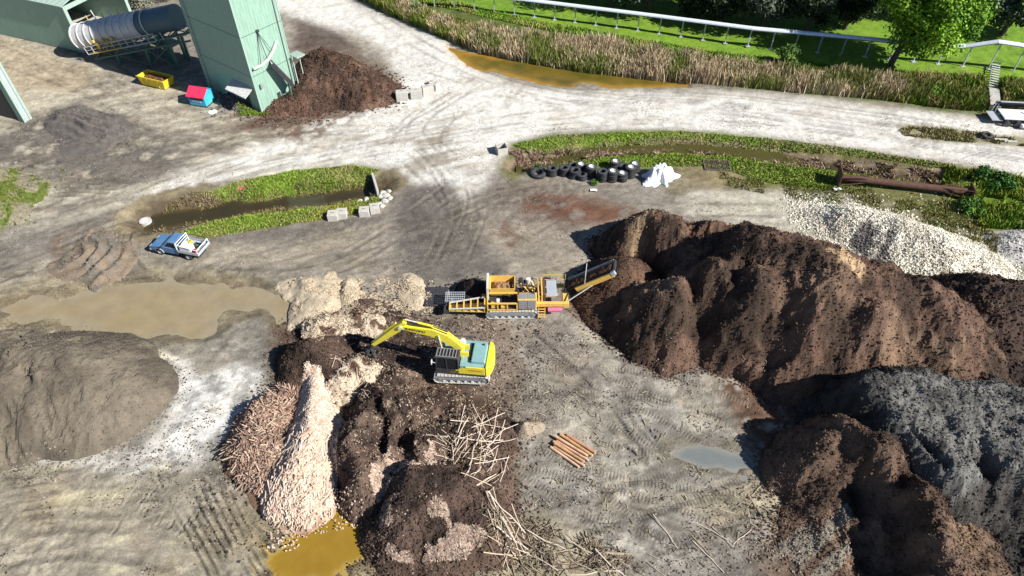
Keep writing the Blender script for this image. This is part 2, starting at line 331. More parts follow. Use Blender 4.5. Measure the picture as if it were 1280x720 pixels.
def ground_z(x, y, ret=False):
    x = np.asarray(x, float); y = np.asarray(y, float)
    near = np.clip(1-(np.hypot(x, y-60)-80)/100, 0, 1)
    z = (fbm(x, y, 9, 3, 5)-0.5)*0.34*near + (fbm(x, y, 1.3, 3, 9)-0.5)*0.09*near
    lump = sst(0.52, 0.75, fbm(x, y, 5, 3, 21)); z = z+lump*(billow(x, y, 0.7, 3, 3)-0.3)*0.16*near
    tm = np.zeros(x.shape); ts = np.zeros(x.shape); rc = np.zeros(x.shape)
    xmn, xmx, ymn, ymx = float(x.min()), float(x.max()), float(y.min()), float(y.max())
    for (pts, hw, dep, tr), bb in zip(RUTS, RBB):
        if xmx < bb[0] or xmn > bb[1] or ymx < bb[2] or ymn > bb[3]: continue
        m = (x > bb[0]) & (x < bb[1]) & (y > bb[2]) & (y < bb[3])
        if not m.any(): continue
        d, s, _ = line_d(x[m], y[m], pts); q = d/hw; wob = sst(0.25, 0.6, fbm(x[m], y[m], 2.5, 2, 77))
        z[m] += (-dep*np.exp(-q*q)+dep*0.6*np.exp(-((q-1.75)/0.55)**2))*wob
        k = np.exp(-q**4)*tr*wob; b = k > tm[m]
        t2 = tm[m]; t2[b] = k[b]; tm[m] = t2; t3 = ts[m]; t3[b] = s[b]; ts[m] = t3
        rc[m] = np.maximum(rc[m], np.exp(-q*q)*wob)
    wn = (fbm(x, y, 2.2, 3, 40)-0.5)
    d, s, _ = line_d(x, y, DRAIN1); L = 26.0; wsc = 1.0-0.35*np.clip(s/L, 0, 1)
    e = sst(3.6, 0.2, (d+wn*1.6)/wsc); z = z*(1-e)-1.25*e
    d, s, _ = line_d(x, y, DRAIN2); e = sst(2.2, 0.3, d+wn*1.0); z = z-0.85*e
    def bas(poly, w, dep, n=1.2, keep=0.6):
        nonlocal z
        xs = [p[0] for p in poly]; ys = [p[1] for p in poly]; m = (x > min(xs)-5) & (x < max(xs)+5) & (y > min(ys)-5) & (y < max(ys)+5)
        if not m.any(): return
        sd = poly_sd(x[m], y[m], poly)+wn[m]*n; e = sst(w, -w, sd); z[m] = z[m]*(1-e*keep)-dep*e
    bas(POND, 1.2, 0.55, 0.8); bas(PTAN, 1.3, 0.24, 2.2, 0.75); bas(POCH, 0.6, 0.26, 0.9, 0.85); bas(PGREY, 0.6, 0.16, 0.8, 0.7)
    # low bank beyond the pond and the road edge berm
    d, s, _ = line_d(x, y, WP([(470,8),(640,40),(800,70),(1000,100),(1290,125)])); z = z+0.35*sst(4, 0.5, d)*near
    if ret: return z, tm, ts, rc
    return z
# ---- grid: spacing grows with distance
rows = []
for v in np.arange(800, -60, -1.45): rows.append(P(0, v)[1])
y = rows[-1]
while y < 2600: y *= 1.05; rows.append(y)
rows = [-120, -40, 0, 5]+rows; rows = np.array(rows)
us = np.concatenate([[-3500,-1800,-900,-500,-330], np.arange(-240, 1521, 2.0), [1610,1780,2180,3100,4800]])
dep = np.hypot(rows, CH)*np.cos(np.arctan2(CH, np.maximum(rows, 12))-TH)
XX = (us[None, :]-640)/F*np.maximum(dep, 44)[:, None]; YY = np.repeat(rows[:, None], len(us), 1)
gx = XX.ravel(); gy = YY.ravel()
gz, tmask, ts_, rutc = ground_z(gx, gy, True)
# ---- base colour, painted as real soil, gravel and turf patches
n1 = fbm(gx, gy, 7, 4, 101); n2 = fbm(gx, gy, 1.6, 4, 102); n3 = fbm(gx, gy, 22, 3, 103); n4 = fbm(gx, gy, 0.5, 3, 104)
st = fbm(gx*0.35+gy*0.12, gy*1.3-gx*0.5, 1.5, 4, 105)     # streaks left by traffic
gc = np.zeros((len(gx), 3))
def setc(mask, col): 
    global gc
    gc = gc*(1-mask[:, None])+np.asarray(col)[None, :]*mask[:, None]
def region(px, col, soft=1.0, namp=2.0, amt=1.0, nsrc=None, world=False):
    poly = px if world else WP(px); xs = [p[0] for p in poly]; ys = [p[1] for p in poly]; pad = soft+namp+1
    m = (gx > min(xs)-pad) & (gx < max(xs)+pad) & (gy > min(ys)-pad) & (gy < max(ys)+pad)
    sd = poly_sd(gx[m], gy[m], poly)+(0.6*n1[m]+0.4*n2[m]-0.5)*2*namp
    k = sst(soft, -soft, sd)*amt
    if nsrc is not None: k = k*nsrc[m]
    if col is None: out = np.zeros(len(gx)); out[m] = k; return out
    gc[m] = gc[m]*(1-k[:, None])+np.asarray(col)[None, :]*k[:, None]
    out = np.zeros(len(gx)); out[m] = k; return out
def strk(px, w, col, soft=0.6, amt=1.0, namp=0.8, nsrc=None):
    pts = smooth_pts(WP(px)); d, s, _ = line_d(gx, gy, pts); k = sst(w/2+soft, w/2-soft, d+(n2-0.5)*2*namp)*amt
    if nsrc is not None: k = k*nsrc
    setc(k, col)
S = lambda a, b, f: sst(a, b, f)
GREY = A(168,160,147); TAN = A(178,170,154); DARK = A(108,100,92); ROAD = A(243,240,231); PALE = A(205,196,176)
setc(np.ones(len(gx)), GREY); setc(S(.45,.7,n1), TAN); setc(S(.5,.75,n3)*0.4, DARK)
# yard upper left: pale dust with damp patches
region([(-200,60),(0,45),(110,75),(250,125),(330,150),(420,200),(330,240),(180,262),(60,290),(-200,300)], PALE, 2, 3, 1)
region([(-60,165),(60,140),(120,135),(190,160),(235,185),(215,215),(130,232),(60,222),(-60,200)], A(122,115,107), 2, 2.5, .95, S(.24,.48,n2))
region([(90,75),(200,110),(300,150),(330,175),(250,200),(150,150),(60,100)], A(150,141,128), 1.5, 2.5, .7, S(.35,.6,st))
region([(0,200),(110,225),(180,205),(240,190),(330,160),(260,215),(120,262),(-60,310),(-60,240)], A(120,112,104), 1.5, 2, .8, S(.35,.62,st))
region([(-60,60),(0,52),(60,65),(120,90),(100,115),(30,110),(-60,100)], A(196,180,152), 1.5, 1.5, .8)
region([(62,136),(100,130),(140,145),(165,165),(140,178),(100,168),(70,152)], A(96,92,88), 1, 1, .9)
region([(90,158),(150,160),(150,175),(110,190),(85,170)], A(146,122,106), 1, 1.6, .6, S(.42,.62,fbm(gx,gy,.9,4,161)))
# left haul way, dark band and brown scrape
region([(-60,310),(60,285),(150,258),(200,262),(150,285),(60,330),(-60,365)], A(142,135,125), 1.2, 1.5, .9)
region([(60,300),(110,285),(165,300),(175,340),(130,362),(70,350)], A(144,122,102), 1, 1.8, .75, S(.36,.58,fbm(gx,gy,.9,4,164)))
region([(-60,355),(60,345),(200,330),(330,330),(380,345),(370,375),(300,400),(240,430),(100,440),(-60,430)], A(166,155,130), 1.5, 1.5, .9)
region([(200,325),(330,330),(380,340),(345,420),(300,455),(260,440),(320,385),(330,350)], A(140,134,126), 1.2, 1.5, .8)
region([(310,395),(385,400),(380,470),(330,520),(280,470),(300,430)], A(148,143,132), 1.5, 1.5, .8)
# pale main road
ROADP = [(300,-30),(420,-8),(470,18),(520,38),(556,52),(568,70),(600,88),(640,104),(700,113),(760,114),(850,116),(950,118),(1060,131),(1200,148),(1400,165),(1400,232),(1280,222),(1200,205),(1100,192),(1000,178),(920,166),(850,163),(760,160),(690,165),(640,180),(622,205),(625,232),(580,262),(520,235),(485,212),(440,204),(380,207),(320,218),(262,236),(200,258),(165,262),(170,245),(230,218),(320,180),(400,168),(380,150),(430,140),(490,122),(500,95),(480,60),(440,40),(395,28),(330,8)]
roadm = region(ROADP, ROAD, 1.6, 1.4)
setc(roadm*S(.52,.78,st)*.55, A(205,196,178)); setc(roadm*S(.62,.8,n2)*.35, A(188,178,160))
region([(165,240),(320,180),(480,160),(620,170),(640,215),(560,230),(460,200),(330,210),(200,255)], A(200,190,172), 2, 2, .55, S(.4,.65,st))
region([(490,170),(560,160),(600,200),(590,260),(540,250),(500,210)], A(176,166,150), 2, 3, .75, S(.35,.7,st))
region([(385,40),(440,52),(480,85),(500,110),(470,135),(400,150),(330,165),(290,160),(330,140),(360,90)], A(120,104,92), 1.5, 2, .9)
region([(370,25),(430,45),(450,60),(400,65),(368,60)], A(112,100,92), 1, 1.2, .9)
region([(290,145),(400,128),(470,120),(450,150),(380,175),(330,172),(290,160)], A(120,92,76), 1.2, 2, .8, S(.42,.58,fbm(gx,gy,.7,5,165)))
# damp centre
region([(480,215),(560,245),(640,225),(700,235),(770,250),(800,262),(730,300),(720,340),(560,345),(500,350),(430,330),(460,290),(510,260)], A(160,150,136), 2, 2.5, .9)
region([(500,232),(565,226),(600,295),(640,345),(505,352),(490,290)], A(116,110,104), 1.2, 1.8, .9)
region([(600,215),(700,230),(760,250),(720,290),(640,270),(600,250)], A(134,122,112), 2, 2.5, .8)
region([(655,240),(720,240),(770,255),(800,265),(760,285),(700,275),(650,265)], A(122,80,60), 1.2, 1.8, .85, S(.3,.55,n2))
region([(618,280),(640,275),(650,300),(630,312)], A(132,100,82), .8, 1.2, .6, S(.45,.62,fbm(gx,gy,.7,5,163)))
strk([(250,300),(380,290),(470,275),(540,250)], 2.2, A(128,120,112), 1, .8)
region([(210,300),(330,300),(470,285),(450,330),(300,332),(215,335)], A(176,165,146), 1.2, 2, .85, S(.35,.6,st))
# work floor right of the excavator
region([(620,395),(720,395),(790,430),(900,470),(990,480),(1010,600),(960,735),(600,735),(600,640),(640,560),(620,480)], A(156,148,138), 2, 2, .95)
setc(region([(620,395),(1000,400),(1010,735),(600,735)], None, 1, 1)*S(.5,.72,n1)*.75, A(188,182,170))
setc(region([(620,395),(1000,400),(1010,735),(600,735)], None, 1, 1)*S(.5,.75,fbm(gx+gy*.6, gy*2.0-gx*.9, 2.2, 4, 108))*.6, A(120,114,108))
region([(720,400),(770,410),(790,440),(770,465),(740,440)], A(196,188,172), 1, 1.2, .8)
region([(840,455),(930,462),(960,520),(880,500),(830,480)], A(188,180,168), 1.2, 2, .7)
region([(800,540),(850,545),(930,560),(930,590),(850,590),(800,570)], A(150,152,148), 1.5, 1.2, .75)
region([(860,610),(960,590),(985,640),(900,660),(850,640)], A(190,180,150), 1.2, 2, .7)
region([(895,455),(1000,470),(1025,520),(1010,590),(950,600),(915,530),(885,480)], A(112,86,70), 1.0, 2.0, .95, S(.32,.52,fbm(gx,gy,.7,5,166)))
region([(960,440),(1100,460),(1300,500),(1300,760),(960,760),(950,700),(1000,640)], A(118,96,80), 1.5, 1.5, .9)
region([(600,735),(610,640),(680,640),(780,690),(800,735)], A(180,168,132), 1.2, 2, .6)
# mulch strewn round the piles
region([(560,395),(640,400),(660,470),(640,540),(560,500),(520,440)], A(134,120,108), 1, 1.5, .9)
region([(330,395),(460,385),(560,385),(560,430),(620,500),(645,580),(655,640),(560,710),(470,700),(450,640),(420,560),(340,480)], A(104,86,74), 1.2, 1.6, .95)
region([(700,370),(760,420),(900,470),(960,480),(900,440),(780,390)], A(112,84,68), 1, 1.5, .8)
# white lime spill
region([(215,455),(250,470),(300,455),(325,465),(330,500),(300,545),(260,575),(180,592),(110,585),(-40,560),(-40,552),(60,570),(150,570),(200,540),(222,500)], A(238,236,228,1.45), .8, .9, 1)
setc(region([(215,455),(330,455),(330,560),(150,600)], None, .8, .8)*S(.56,.72,fbm(gx*1.6-gy*.6, gy*.8+gx*.5, 1.2, 3, 107))*.7, A(160,158,150))
strk([(-40,430),(40,417),(110,423),(180,442),(222,448)], .5, A(240,230,208,1.3), .35)
strk([(225,450),(238,480),(215,520)], .6, A(232,228,218,1.3), .5)
region([(250,560),(290,545),(300,575),(270,590)], A(120,114,102), .8, .8, .7)
region([(-60,590),(120,590),(250,600),(330,640),(420,735),(-60,760)], A(170,161,142), 2, 2, .8)
setc(region([(-60,580),(420,580),(420,760),(-60,760)], None, 1, 1)*S(.56,.75,fbm(gx*.5+gy*.2, gy*1.5-gx*.4, 1.8, 4, 109))*.65, A(212,202,170))
region([(300,640),(390,620),(470,640),(480,735),(320,735)], A(172,158,120), 1.2, 1, .7)
# drains: turf and bare banks
GRN = A(124,156,52); GRN2 = A(140,156,60); OLV = A(122,122,70); SOIL = A(140,120,98)
dd, s1, side1 = line_d(gx, gy, DRAIN1); sc1 = 1.0-0.3*np.clip(s1/26, 0, 1)
setc(sst(4.6,3.4,(dd+(n2-.5)*2)/sc1), A(150,138,112)); setc(sst(3.4,1.6,(dd+(n2-.5)*1.6)/sc1), A(104,92,74))
region([(250,240),(300,226),(370,214),(440,207),(470,213),(455,224),(380,234),(300,246)], GRN, .5, .7, .95)
region([(240,285),(300,268),(400,258),(450,252),(478,246),(470,262),(410,272),(330,284),(268,296)], GRN2, .5, .7, .95)
# right bank: turf round the long drain
region([(622,212),(640,180),(700,166),(850,163),(960,172),(1060,185),(1200,206),(1290,226),(1400,240),(1400,330),(1270,320),(1230,300),(1150,262),(1080,246),(980,235),(900,235),(850,215),(760,200),(680,205),(640,232)], OLV, .8, 1.0, .95)
region([(640,180),(700,168),(850,165),(960,174),(940,182),(850,176),(740,178),(680,186)], GRN, .4, .6, .9)
region([(700,200),(780,192),(880,186),(960,196),(1060,208),(1180,226),(1190,236),(1110,232),(1040,226),(1030,236),(960,226),(890,206),(800,206),(700,215)], A(120,148,44), .5, .8, .95)
region([(1180,208),(1270,222),(1300,240),(1300,262),(1240,285),(1195,262)], GRN, .8, 1, .9)
region([(960,235),(1080,250),(1150,268),(1230,300),(1255,330),(1200,318),(1100,268),(1000,258)], A(130,124,78), 1, 1.5, .8)
dd, s2, _ = line_d(gx, gy, DRAIN2); setc(sst(1.9,1.0,dd+(n2-.5)*1.6), A(150,132,112)); setc(sst(1.0,.4,dd+(n2-.5)*.8), A(84,76,52))
region([(860,236),(1000,240),(1060,252),(1160,300),(1240,330),(1400,350),(1400,372),(1240,352),(1100,345),(960,280),(860,265)], A(206,200,184), 1, 1.5, .9)
region([(1228,295),(1290,285),(1400,280),(1400,330),(1262,332)], A(226,222,214), .6, .8, .8)
region([(820,215),(900,200),(935,215),(920,235),(840,240)], A(150,138,110), .8, 1, .8)
region([(1120,155),(1190,162),(1290,172),(1400,178),(1400,195),(1290,187),(1200,180),(1130,170)], A(150,142,96), .6, .8, .85)
region([(-40,205),(10,215),(32,238),(30,262),(-40,290)], A(130,128,92), .8, 1.2, .85)
# far side: bank and mown grass
FARP = [(400,-60),(440,-12),(480,10),(520,28),(560,48),(640,72),(720,84),(800,94),(900,108),(1000,116),(1100,128),(1240,146),(1420,160),(1800,180),(6000,250),(6000,-430),(500,-430)]
far = region(FARP, A(104,116,62), .8, .8); 
turf = region([(560,-20),(560,8),(640,30),(740,42),(830,58),(960,82),(1060,96),(1150,100),(1240,112),(1420,126),(1900,140),(6000,200),(6000,-430),(560,-430)], A(128,166,56), .8, 1.2)
setc(turf*S(.45,.7,n1)*.6, A(140,172,58)); setc(turf*S(.55,.75,n2)*.5, A(88,118,44))
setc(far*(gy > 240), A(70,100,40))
setc(((gx < P(470, -20)[0]) & (gy > 118)).astype(float)*.8, A(120,120,80))
# pond shore
region(POND, A(196,168,110), 1.6, .6, .8, world=True)
for pl, c in ((PTAN, A(160,146,114)), (POCH, A(172,146,84))): region(pl, c, 1.4, .8, .85, world=True)
for pl in (PTAN, POCH, PGREY):
    m_ = poly_sd(gx, gy, pl)+(n2-.5)*1.6; setc(sst(1.3,.5,m_)*sst(-.6,.2,m_)*.55, A(116,104,82))
# track wear
setc(rutc*.5, A(120,112,102)); setc(tmask*.07, A(200,190,172))
# mid-scale mottling: damp, dry and crusted patches
qx = gx+(fbm(gx, gy, 2.5, 3, 141)-.5)*3; qy = gy+(fbm(gx, gy, 2.5, 3, 142)-.5)*3
sx_ = gx*.55+gy*.2; sy_ = gy*1.25-gx*.35
mw = np.where(turf > .5, .25, .62-.54*roadm)*np.where(gy > 44, .8, 1.0)
ff = 1.03-.22*S(.50,.62,fbm(qx*.7, qy*1.2, 2.4, 5, 143))+.30*S(.52,.64,fbm(qx*.7, qy*1.25, 1.7, 5, 144))-.26*S(.53,.63,fbm(sx_, sy_, .8, 4, 145))+.30*S(.55,.64,fbm(sx_, sy_, .65, 4, 146))-.25*S(.56,.66,fbm(qx, qy, .45, 3, 147))
gc *= (1+(ff-1)*mw)[:, None]
yl = S(.54,.68,fbm(qx, qy, 3.6, 4, 148))*mw*.25; gc[:, 2] *= 1-.28*yl; gc[:, 0] *= 1+.05*yl
br = S(.58,.70,fbm(qx, qy, 2.2, 4, 149))*mw*.5; gc[:, 1] *= 1-.10*br; gc[:, 2] *= 1-.20*br
n5 = fbm(gx*.9+gy*.25, gy*2.4-gx*.5, 0.9, 4, 131)
gc *= (0.78+0.44*n4)[:, None]*(0.90+0.20*n2)[:, None]*(1-0.22*sst(.55,.8,n5)*(1-turf)*(1-roadm))[:, None]
nr, nc = XX.shape; idx = np.arange(nr*nc).reshape(nr, nc)
Q = np.stack([idx[:-1,:-1], idx[:-1,1:], idx[1:,1:], idx[1:,:-1]], -1).reshape(-1, 4)
V = np.stack([gx, gy, gz], 1)
fr = roadm[Q].mean(1) > 0.5
def sub(name, sel, kind='structure'):
    q = Q[sel]; u, inv = np.unique(q, return_inverse=True)
    o = np_mesh(name, V[u], inv.reshape(-1, 4), M['ground'], gc[u], True, {'tread_s': ts_[u], 'tread_m': tmask[u]}); o['kind'] = kind; return o
sub('ground', ~fr); sub('gravel_road', fr)
# ---- water sheets
def water(name, poly, z, cin, cout, depth_w, pad=1.5, step=0.35):
    xs = [p[0] for p in poly]; ys = [p[1] for p in poly]
    ax = np.arange(min(xs)-pad, max(xs)+pad, step); ay = np.arange(min(ys)-pad, max(ys)+pad, step)
    X, Y = np.meshgrid(ax, ay); sd = poly_sd(X.ravel(), Y.ravel(), poly)
    gzz = ground_z(X.ravel(), Y.ravel()); k = sst(0, depth_w, (z-gzz)+(fbm(X.ravel(), Y.ravel(), 3, 3, 61)-.5)*depth_w*.8)
    c = np.asarray(cout)[None]*(1-k[:, None])+np.asarray(cin)[None]*k[:, None]
    Qi = np.arange(X.size).reshape(X.shape); q = np.stack([Qi[:-1,:-1],Qi[:-1,1:],Qi[1:,1:],Qi[1:,:-1]], -1).reshape(-1,4)
    q = q[(sd[q] < pad).all(1) & (gzz[q] < z+0.12).any(1)]; u, inv = np.unique(q, return_inverse=True)
    o = np_mesh(name, np.stack([X.ravel(), Y.ravel(), np.full(X.size, z)], 1)[u], inv.reshape(-1,4), M['water'], c[u], True); o['kind'] = 'structure'
    return o
def buf(line, w):
    l = [(x, y+w) for x, y in line]; return l+[(x, y-w) for x, y in line][::-1]
water('pond_water', POND, -0.22, A(96,90,36), A(176,136,56), 0.42)
water('puddle_water', PTAN, -0.12, A(166,147,110), A(164,153,128), 0.22, step=0.5)
water('puddle_water', POCH, -0.10, A(160,128,48), A(186,160,92), 0.16, step=0.25)
water('puddle_water', PGREY, -0.09, A(128,134,132), A(154,151,142), 0.08, step=0.25)
water('drain_water', buf(DRAIN1, 3.2), -0.9, A(66,60,40), A(96,84,54), 0.3, pad=0.8)
water('drain_water', buf(DRAIN2[:7], 1.4), -0.62, A(88,84,40), A(100,92,54), 0.2, pad=0.6)
# ================================================================ PILES
FIELDS = []      # (x0, y0, step, Z grid) for seating things
def zat(x, y):
    x = np.atleast_1d(np.asarray(x, float)); y = np.atleast_1d(np.asarray(y, float)); z = ground_z(x, y)
    for x0, y0, st_, Z in FIELDS:
        i = (x-x0)/st_; j = (y-y0)/st_; ii = np.floor(i).astype(int); jj = np.floor(j).astype(int)
        ok = (ii >= 0) & (jj >= 0) & (ii < Z.shape[1]-1) & (jj < Z.shape[0]-1)
        a = np.clip(ii, 0, Z.shape[1]-2); b = np.clip(jj, 0, Z.shape[0]-2); fx = i-a; fy = j-b
        zz = (Z[b,a]*(1-fx)+Z[b,a+1]*fx)*(1-fy)+(Z[b+1,a]*(1-fx)+Z[b+1,a+1]*fx)*fy
        z = np.where(ok, np.maximum(z, zz), z)
    return z
def z1(x, y): return float(zat(x, y)[0])
def onp(u, v, n=4):
    """point where the sight line of u, v meets the surface"""
    z = 0.0
    for _ in range(n+6):
        p = P(u, v, z); z = 0.5*z+0.5*z1(p.x, p.y)
    p = P(u, v, z); return Vector((p.x, p.y, z1(p.x, p.y)))
def prof(q, r0=0.16):
    c = math.sqrt(1+r0*r0)-r0
    return (math.sqrt(1+r0*r0)-np.sqrt(q*q+r0*r0))/c
def pile(name, label, cat, mounds, mat, cols, step=0.16, amp=0.35, fine=0.16, warp=0.9, cuts=(), seed=1, clods=0, clodsize=(.08,.22), group=None, bscale=1.0, k=0.35, extra=None, dry=None, base=0.0, cap=None):
    """mounds: (apex u, v, height, radius[, u2, v2, h2]) with u, v where the crest is SEEN; joined with a smooth maximum"""
    ms = []
    for m in mounds:
        a = P(m[0], m[1], m[2]+base); b = P(m[4], m[5], m[6]+base) if len(m) > 4 else a
        ms.append((a.x, a.y, m[2], b.x, b.y, m[6] if len(m) > 4 else m[2], m[3]))
    x0 = min(min(m[0], m[3])-m[6] for m in ms)-1.5; x1 = max(max(m[0], m[3])+m[6] for m in ms)+1.5
    y0 = min(min(m[1], m[4])-m[6] for m in ms)-1.5; y1 = max(max(m[1], m[4])+m[6] for m in ms)+1.5
    ax = np.arange(x0, x1, step); ay = np.arange(y0, y1, step); X, Y = np.meshgrid(ax, ay); x = X.ravel(); y = Y.ravel()
    wx = x+(fbm(x, y, 3.2, 4, seed)-.5)*2*warp+(fbm(x, y, 0.9, 3, seed+3)-.5)*warp*.55; wy = y+(fbm(x, y, 3.2, 4, seed+50)-.5)*2*warp+(fbm(x, y, 0.9, 3, seed+53)-.5)*warp*.55
    acc = np.zeros(x.shape); top = np.full(x.shape, -9.0)
    hs = []
    for ax_, ay_, ha, bx, by, hb, R in ms:
        ex, ey = bx-ax_, by-ay_; l2 = ex*ex+ey*ey
        t = np.clip(((wx-ax_)*ex+(wy-ay_)*ey)/l2, 0, 1) if l2 > 1e-6 else np.zeros(x.shape)
        d = np.hypot(wx-ax_-ex*t, wy-ay_-ey*t); h = ha+(hb-ha)*t
        rr = R*(0.5+0.5*h/max(ha, hb)); hs.append(h*prof(np.minimum(d/rr, 2.5))); top = np.maximum(top, hs[-1])
    for h in hs: acc += np.exp((h-top)/k)
    h = top+np.log(acc)*k*np.clip(top/1.0, 0, 1)
    for px, dz, wdt in cuts:     # (pixel polyline or point list, depth, width): gullies and bites
        q = [tuple(P(u, v, zz))[:2] for u, v, zz in px]
        d = line_d(x, y, q)[0] if len(q) > 1 else np.hypot(x-q[0][0], y-q[0][1])
        h = h-dz*sst(wdt, wdt*0.3, d+(fbm(x, y, 1.2, 3, seed+70)-.5)*wdt*.7)*np.clip(top/1.0, 0, 1)
    if cap: h = -np.logaddexp(-h*3.0, -cap*3.0)/3.0+0.0*h; h = np.where(top < 0.02, np.minimum(h, top), h)
    ed = np.clip(h/0.8, 0.0, 1)
    h = h+ed*((fbm(x, y, 2.4*bscale, 3, seed+11)-.5)*2*amp + (0.45-billow(x, y, 0.95*bscale, 3, seed+12))*amp*1.1 + (fbm(x, y, 0.38, 3, seed+13)-.5)*2*fine)
    if extra is not None: h = h+extra(x, y)*ed
    g = ground_z(x, y); z = np.where(h > 0, np.maximum(g, 0)+h+base, g-0.12-0.3*np.clip(-h, 0, 1))
    Z = z.reshape(X.shape); FIELDS.append((x0, y0, step, np.where(h.reshape(X.shape) > 0, Z, -5)))
    c = cols(x, y, h, z)
    Qi = np.arange(X.size).reshape(X.shape); q = np.stack([Qi[:-1,:-1],Qi[:-1,1:],Qi[1:,1:],Qi[1:,:-1]], -1).reshape(-1,4)
    q = q[(h[q] > -0.05).any(1)]; u, inv = np.unique(q, return_inverse=True); V = np.stack([x, y, z], 1)[u]; Fq = inv.reshape(-1,4); cc = c[u]
    if clods:
        sel = RNG.choice(np.flatnonzero((h[u] > 0.05)), clods); p = V[sel]+np.stack([RNG.uniform(-.1,.1,clods), RNG.uniform(-.1,.1,clods), RNG.uniform(0,.03,clods)], 1)
        s = clodsize[0]*.8+(clodsize[1]-clodsize[0])*RNG.uniform(0,1,clods)**2.2*.8
        Vb, Fb = boxes(p, np.stack([s, s*RNG.uniform(.4,.9,clods), s*RNG.uniform(.3,.7,clods)], 1))
        Fq = np.concatenate([Fq, Fb+len(V)]); V = np.concatenate([V, Vb]); cc = np.concatenate([cc, np.repeat(cc[sel]*RNG.uniform(.7,1.35,clods)[:,None], 8, 0)])
    if clods > 700:
        nsp = clods//5; cand = np.flatnonzero((h < 0.0) & (h > -1.2)); wgt = np.exp(h[cand]*3.2)
        if len(cand) > 50:
            sel = RNG.choice(cand, nsp, p=wgt/wgt.sum()); p = np.stack([x[sel]+RNG.uniform(-.1,.1,nsp), y[sel]+RNG.uniform(-.1,.1,nsp), g[sel]+.02], 1); s = clodsize[0]*.7+(clodsize[1]-clodsize[0])*RNG.uniform(0,1,nsp)**2*.9
            Vb, Fb = boxes(p, np.stack([s, s*.8, s*.6], 1)); Fq = np.concatenate([Fq, Fb+len(V)]); V = np.concatenate([V, Vb]); cc = np.concatenate([cc, np.repeat(c[sel]*RNG.uniform(.6,1.3,nsp)[:,None], 8, 0)])
    loc = (float((x0+x1)/2), float((y0+y1)/2), 0)
    o = np_mesh(name, V, Fq, mat, np.clip(cc, 0, 1), False, loc=loc); tag(o, label, cat, group); return o
def rotm(n, tilt=3.14):
    """random rotation matrices"""
    q = RNG.normal(size=(n, 4)); q /= np.linalg.norm(q, axis=1)[:, None]; w_, x, y, z = q.T
    return np.stack([np.stack([1-2*(y*y+z*z), 2*(x*y-z*w_), 2*(x*z+y*w_)], 1), np.stack([2*(x*y+z*w_), 1-2*(x*x+z*z), 2*(y*z-x*w_)], 1), np.stack([2*(x*z-y*w_), 2*(y*z+x*w_), 1-2*(x*x+y*y)], 1)], 1)
def yawm(yaw, pitch):
    c, s = np.cos(yaw), np.sin(yaw); cp, sp = np.cos(pitch), np.sin(pitch); o = np.zeros_like(c)
    return np.stack([np.stack([c*cp, -s, -c*sp], 1), np.stack([s*cp, c, -s*sp], 1), np.stack([sp, o, cp], 1)], 1)
BV = np.array([(-1,-1,-1),(1,-1,-1),(1,1,-1),(-1,1,-1),(-1,-1,1),(1,-1,1),(1,1,1),(-1,1,1)])*0.5
BF = np.array([(0,3,2,1),(4,5,6,7),(0,1,5,4),(1,2,6,5),(2,3,7,6),(3,0,4,7)])
def boxes(p, dims, R=None, jit=0.25):
    n = len(p); R = rotm(n) if R is None else R
    v = BV[None]*dims[:, None, :]*(1+RNG.uniform(-jit, jit, (n, 8, 1)))
    v = np.einsum('nij,nkj->nki', R, v)+p[:, None, :]
    return v.reshape(-1, 3), (BF[None]+np.arange(n)[:, None, None]*8).reshape(-1, 4)
def mulch(c1=(104,78,60), c2=(74,58,48), c3=(132,102,76)):
    def ds(c): g = sum(c)/3; return [min(255, (g+(q-g)*.70)*1.16) for q in c]
    a, b, d = A(*ds(c1)), A(*ds(c2)), A(*ds(c3))
    def f(x, y, h, z):
        k = sst(.46, .58, fbm(x+(fbm(x,y,1,3,9)-.5)*2, y, 2.4, 5, 301))[:, None]; k2 = sst(.52, .68, fbm(x, y, 4.0, 5, 302))[:, None]; k3 = (0.62+0.76*fbm(x, y, 0.42, 4, 303))[:, None]
        c = a*(1-k)+b*k; return (c*(1-k2*.7)+d*k2*.7)*k3
    return f
GRP = 'stockpiles of bark and mulch in the yard'
# grey sand heap, left
def greyc(x, y, h, z):
    k = sst(.4,.65,fbm(x, y, 2.5, 4, 311))[:, None]; return (A(108,99,87)*(1-k)+A(128,118,103)*k)*(0.72+0.52*fbm(x, y, .4, 3, 312))[:, None]
def gully(x, y):
    u = fbm(x*1.0+y*0.55, y*0.4-x*0.5, 1.1, 3, 66); m = sst(-31, -38, x)*.8+.2; return -0.6*sst(.52,.66,u)*m
pile('grey_sand_pile', 'broad smooth heap of grey brown sand ringed by white spill at the left edge', 'sand pile',
     [(15,440,4.1,5.7,78,442,4.0), (118,458,3.0,4.6,138,470,2.2), (-60,445,4.2,6.6), (50,462,3.9,5.3,98,472,3.2), (0,468,4.0,5.6)], M['sand'], greyc, amp=.16, fine=.09, warp=.4, seed=5, k=.4, extra=gully, clods=5000, clodsize=(.05,.14))
# pile by the tower
pile('mulch_pile', 'dark brown bark heap against the green tower beneath its chute', 'mulch pile',
     [(402,62,3.8,5.0,420,66,3.9), (445,82,3.2,4.6), (385,80,3.2,4.2), (465,98,1.8,3.4), (380,112,1.8,3.6), (350,128,0.7,2.6)], M['mulch'], mulch((104,72,54),(78,56,44),(130,96,74)), step=.22, amp=.28, warp=.9, seed=9, clods=5000, clodsize=(.1,.3), group=GRP)
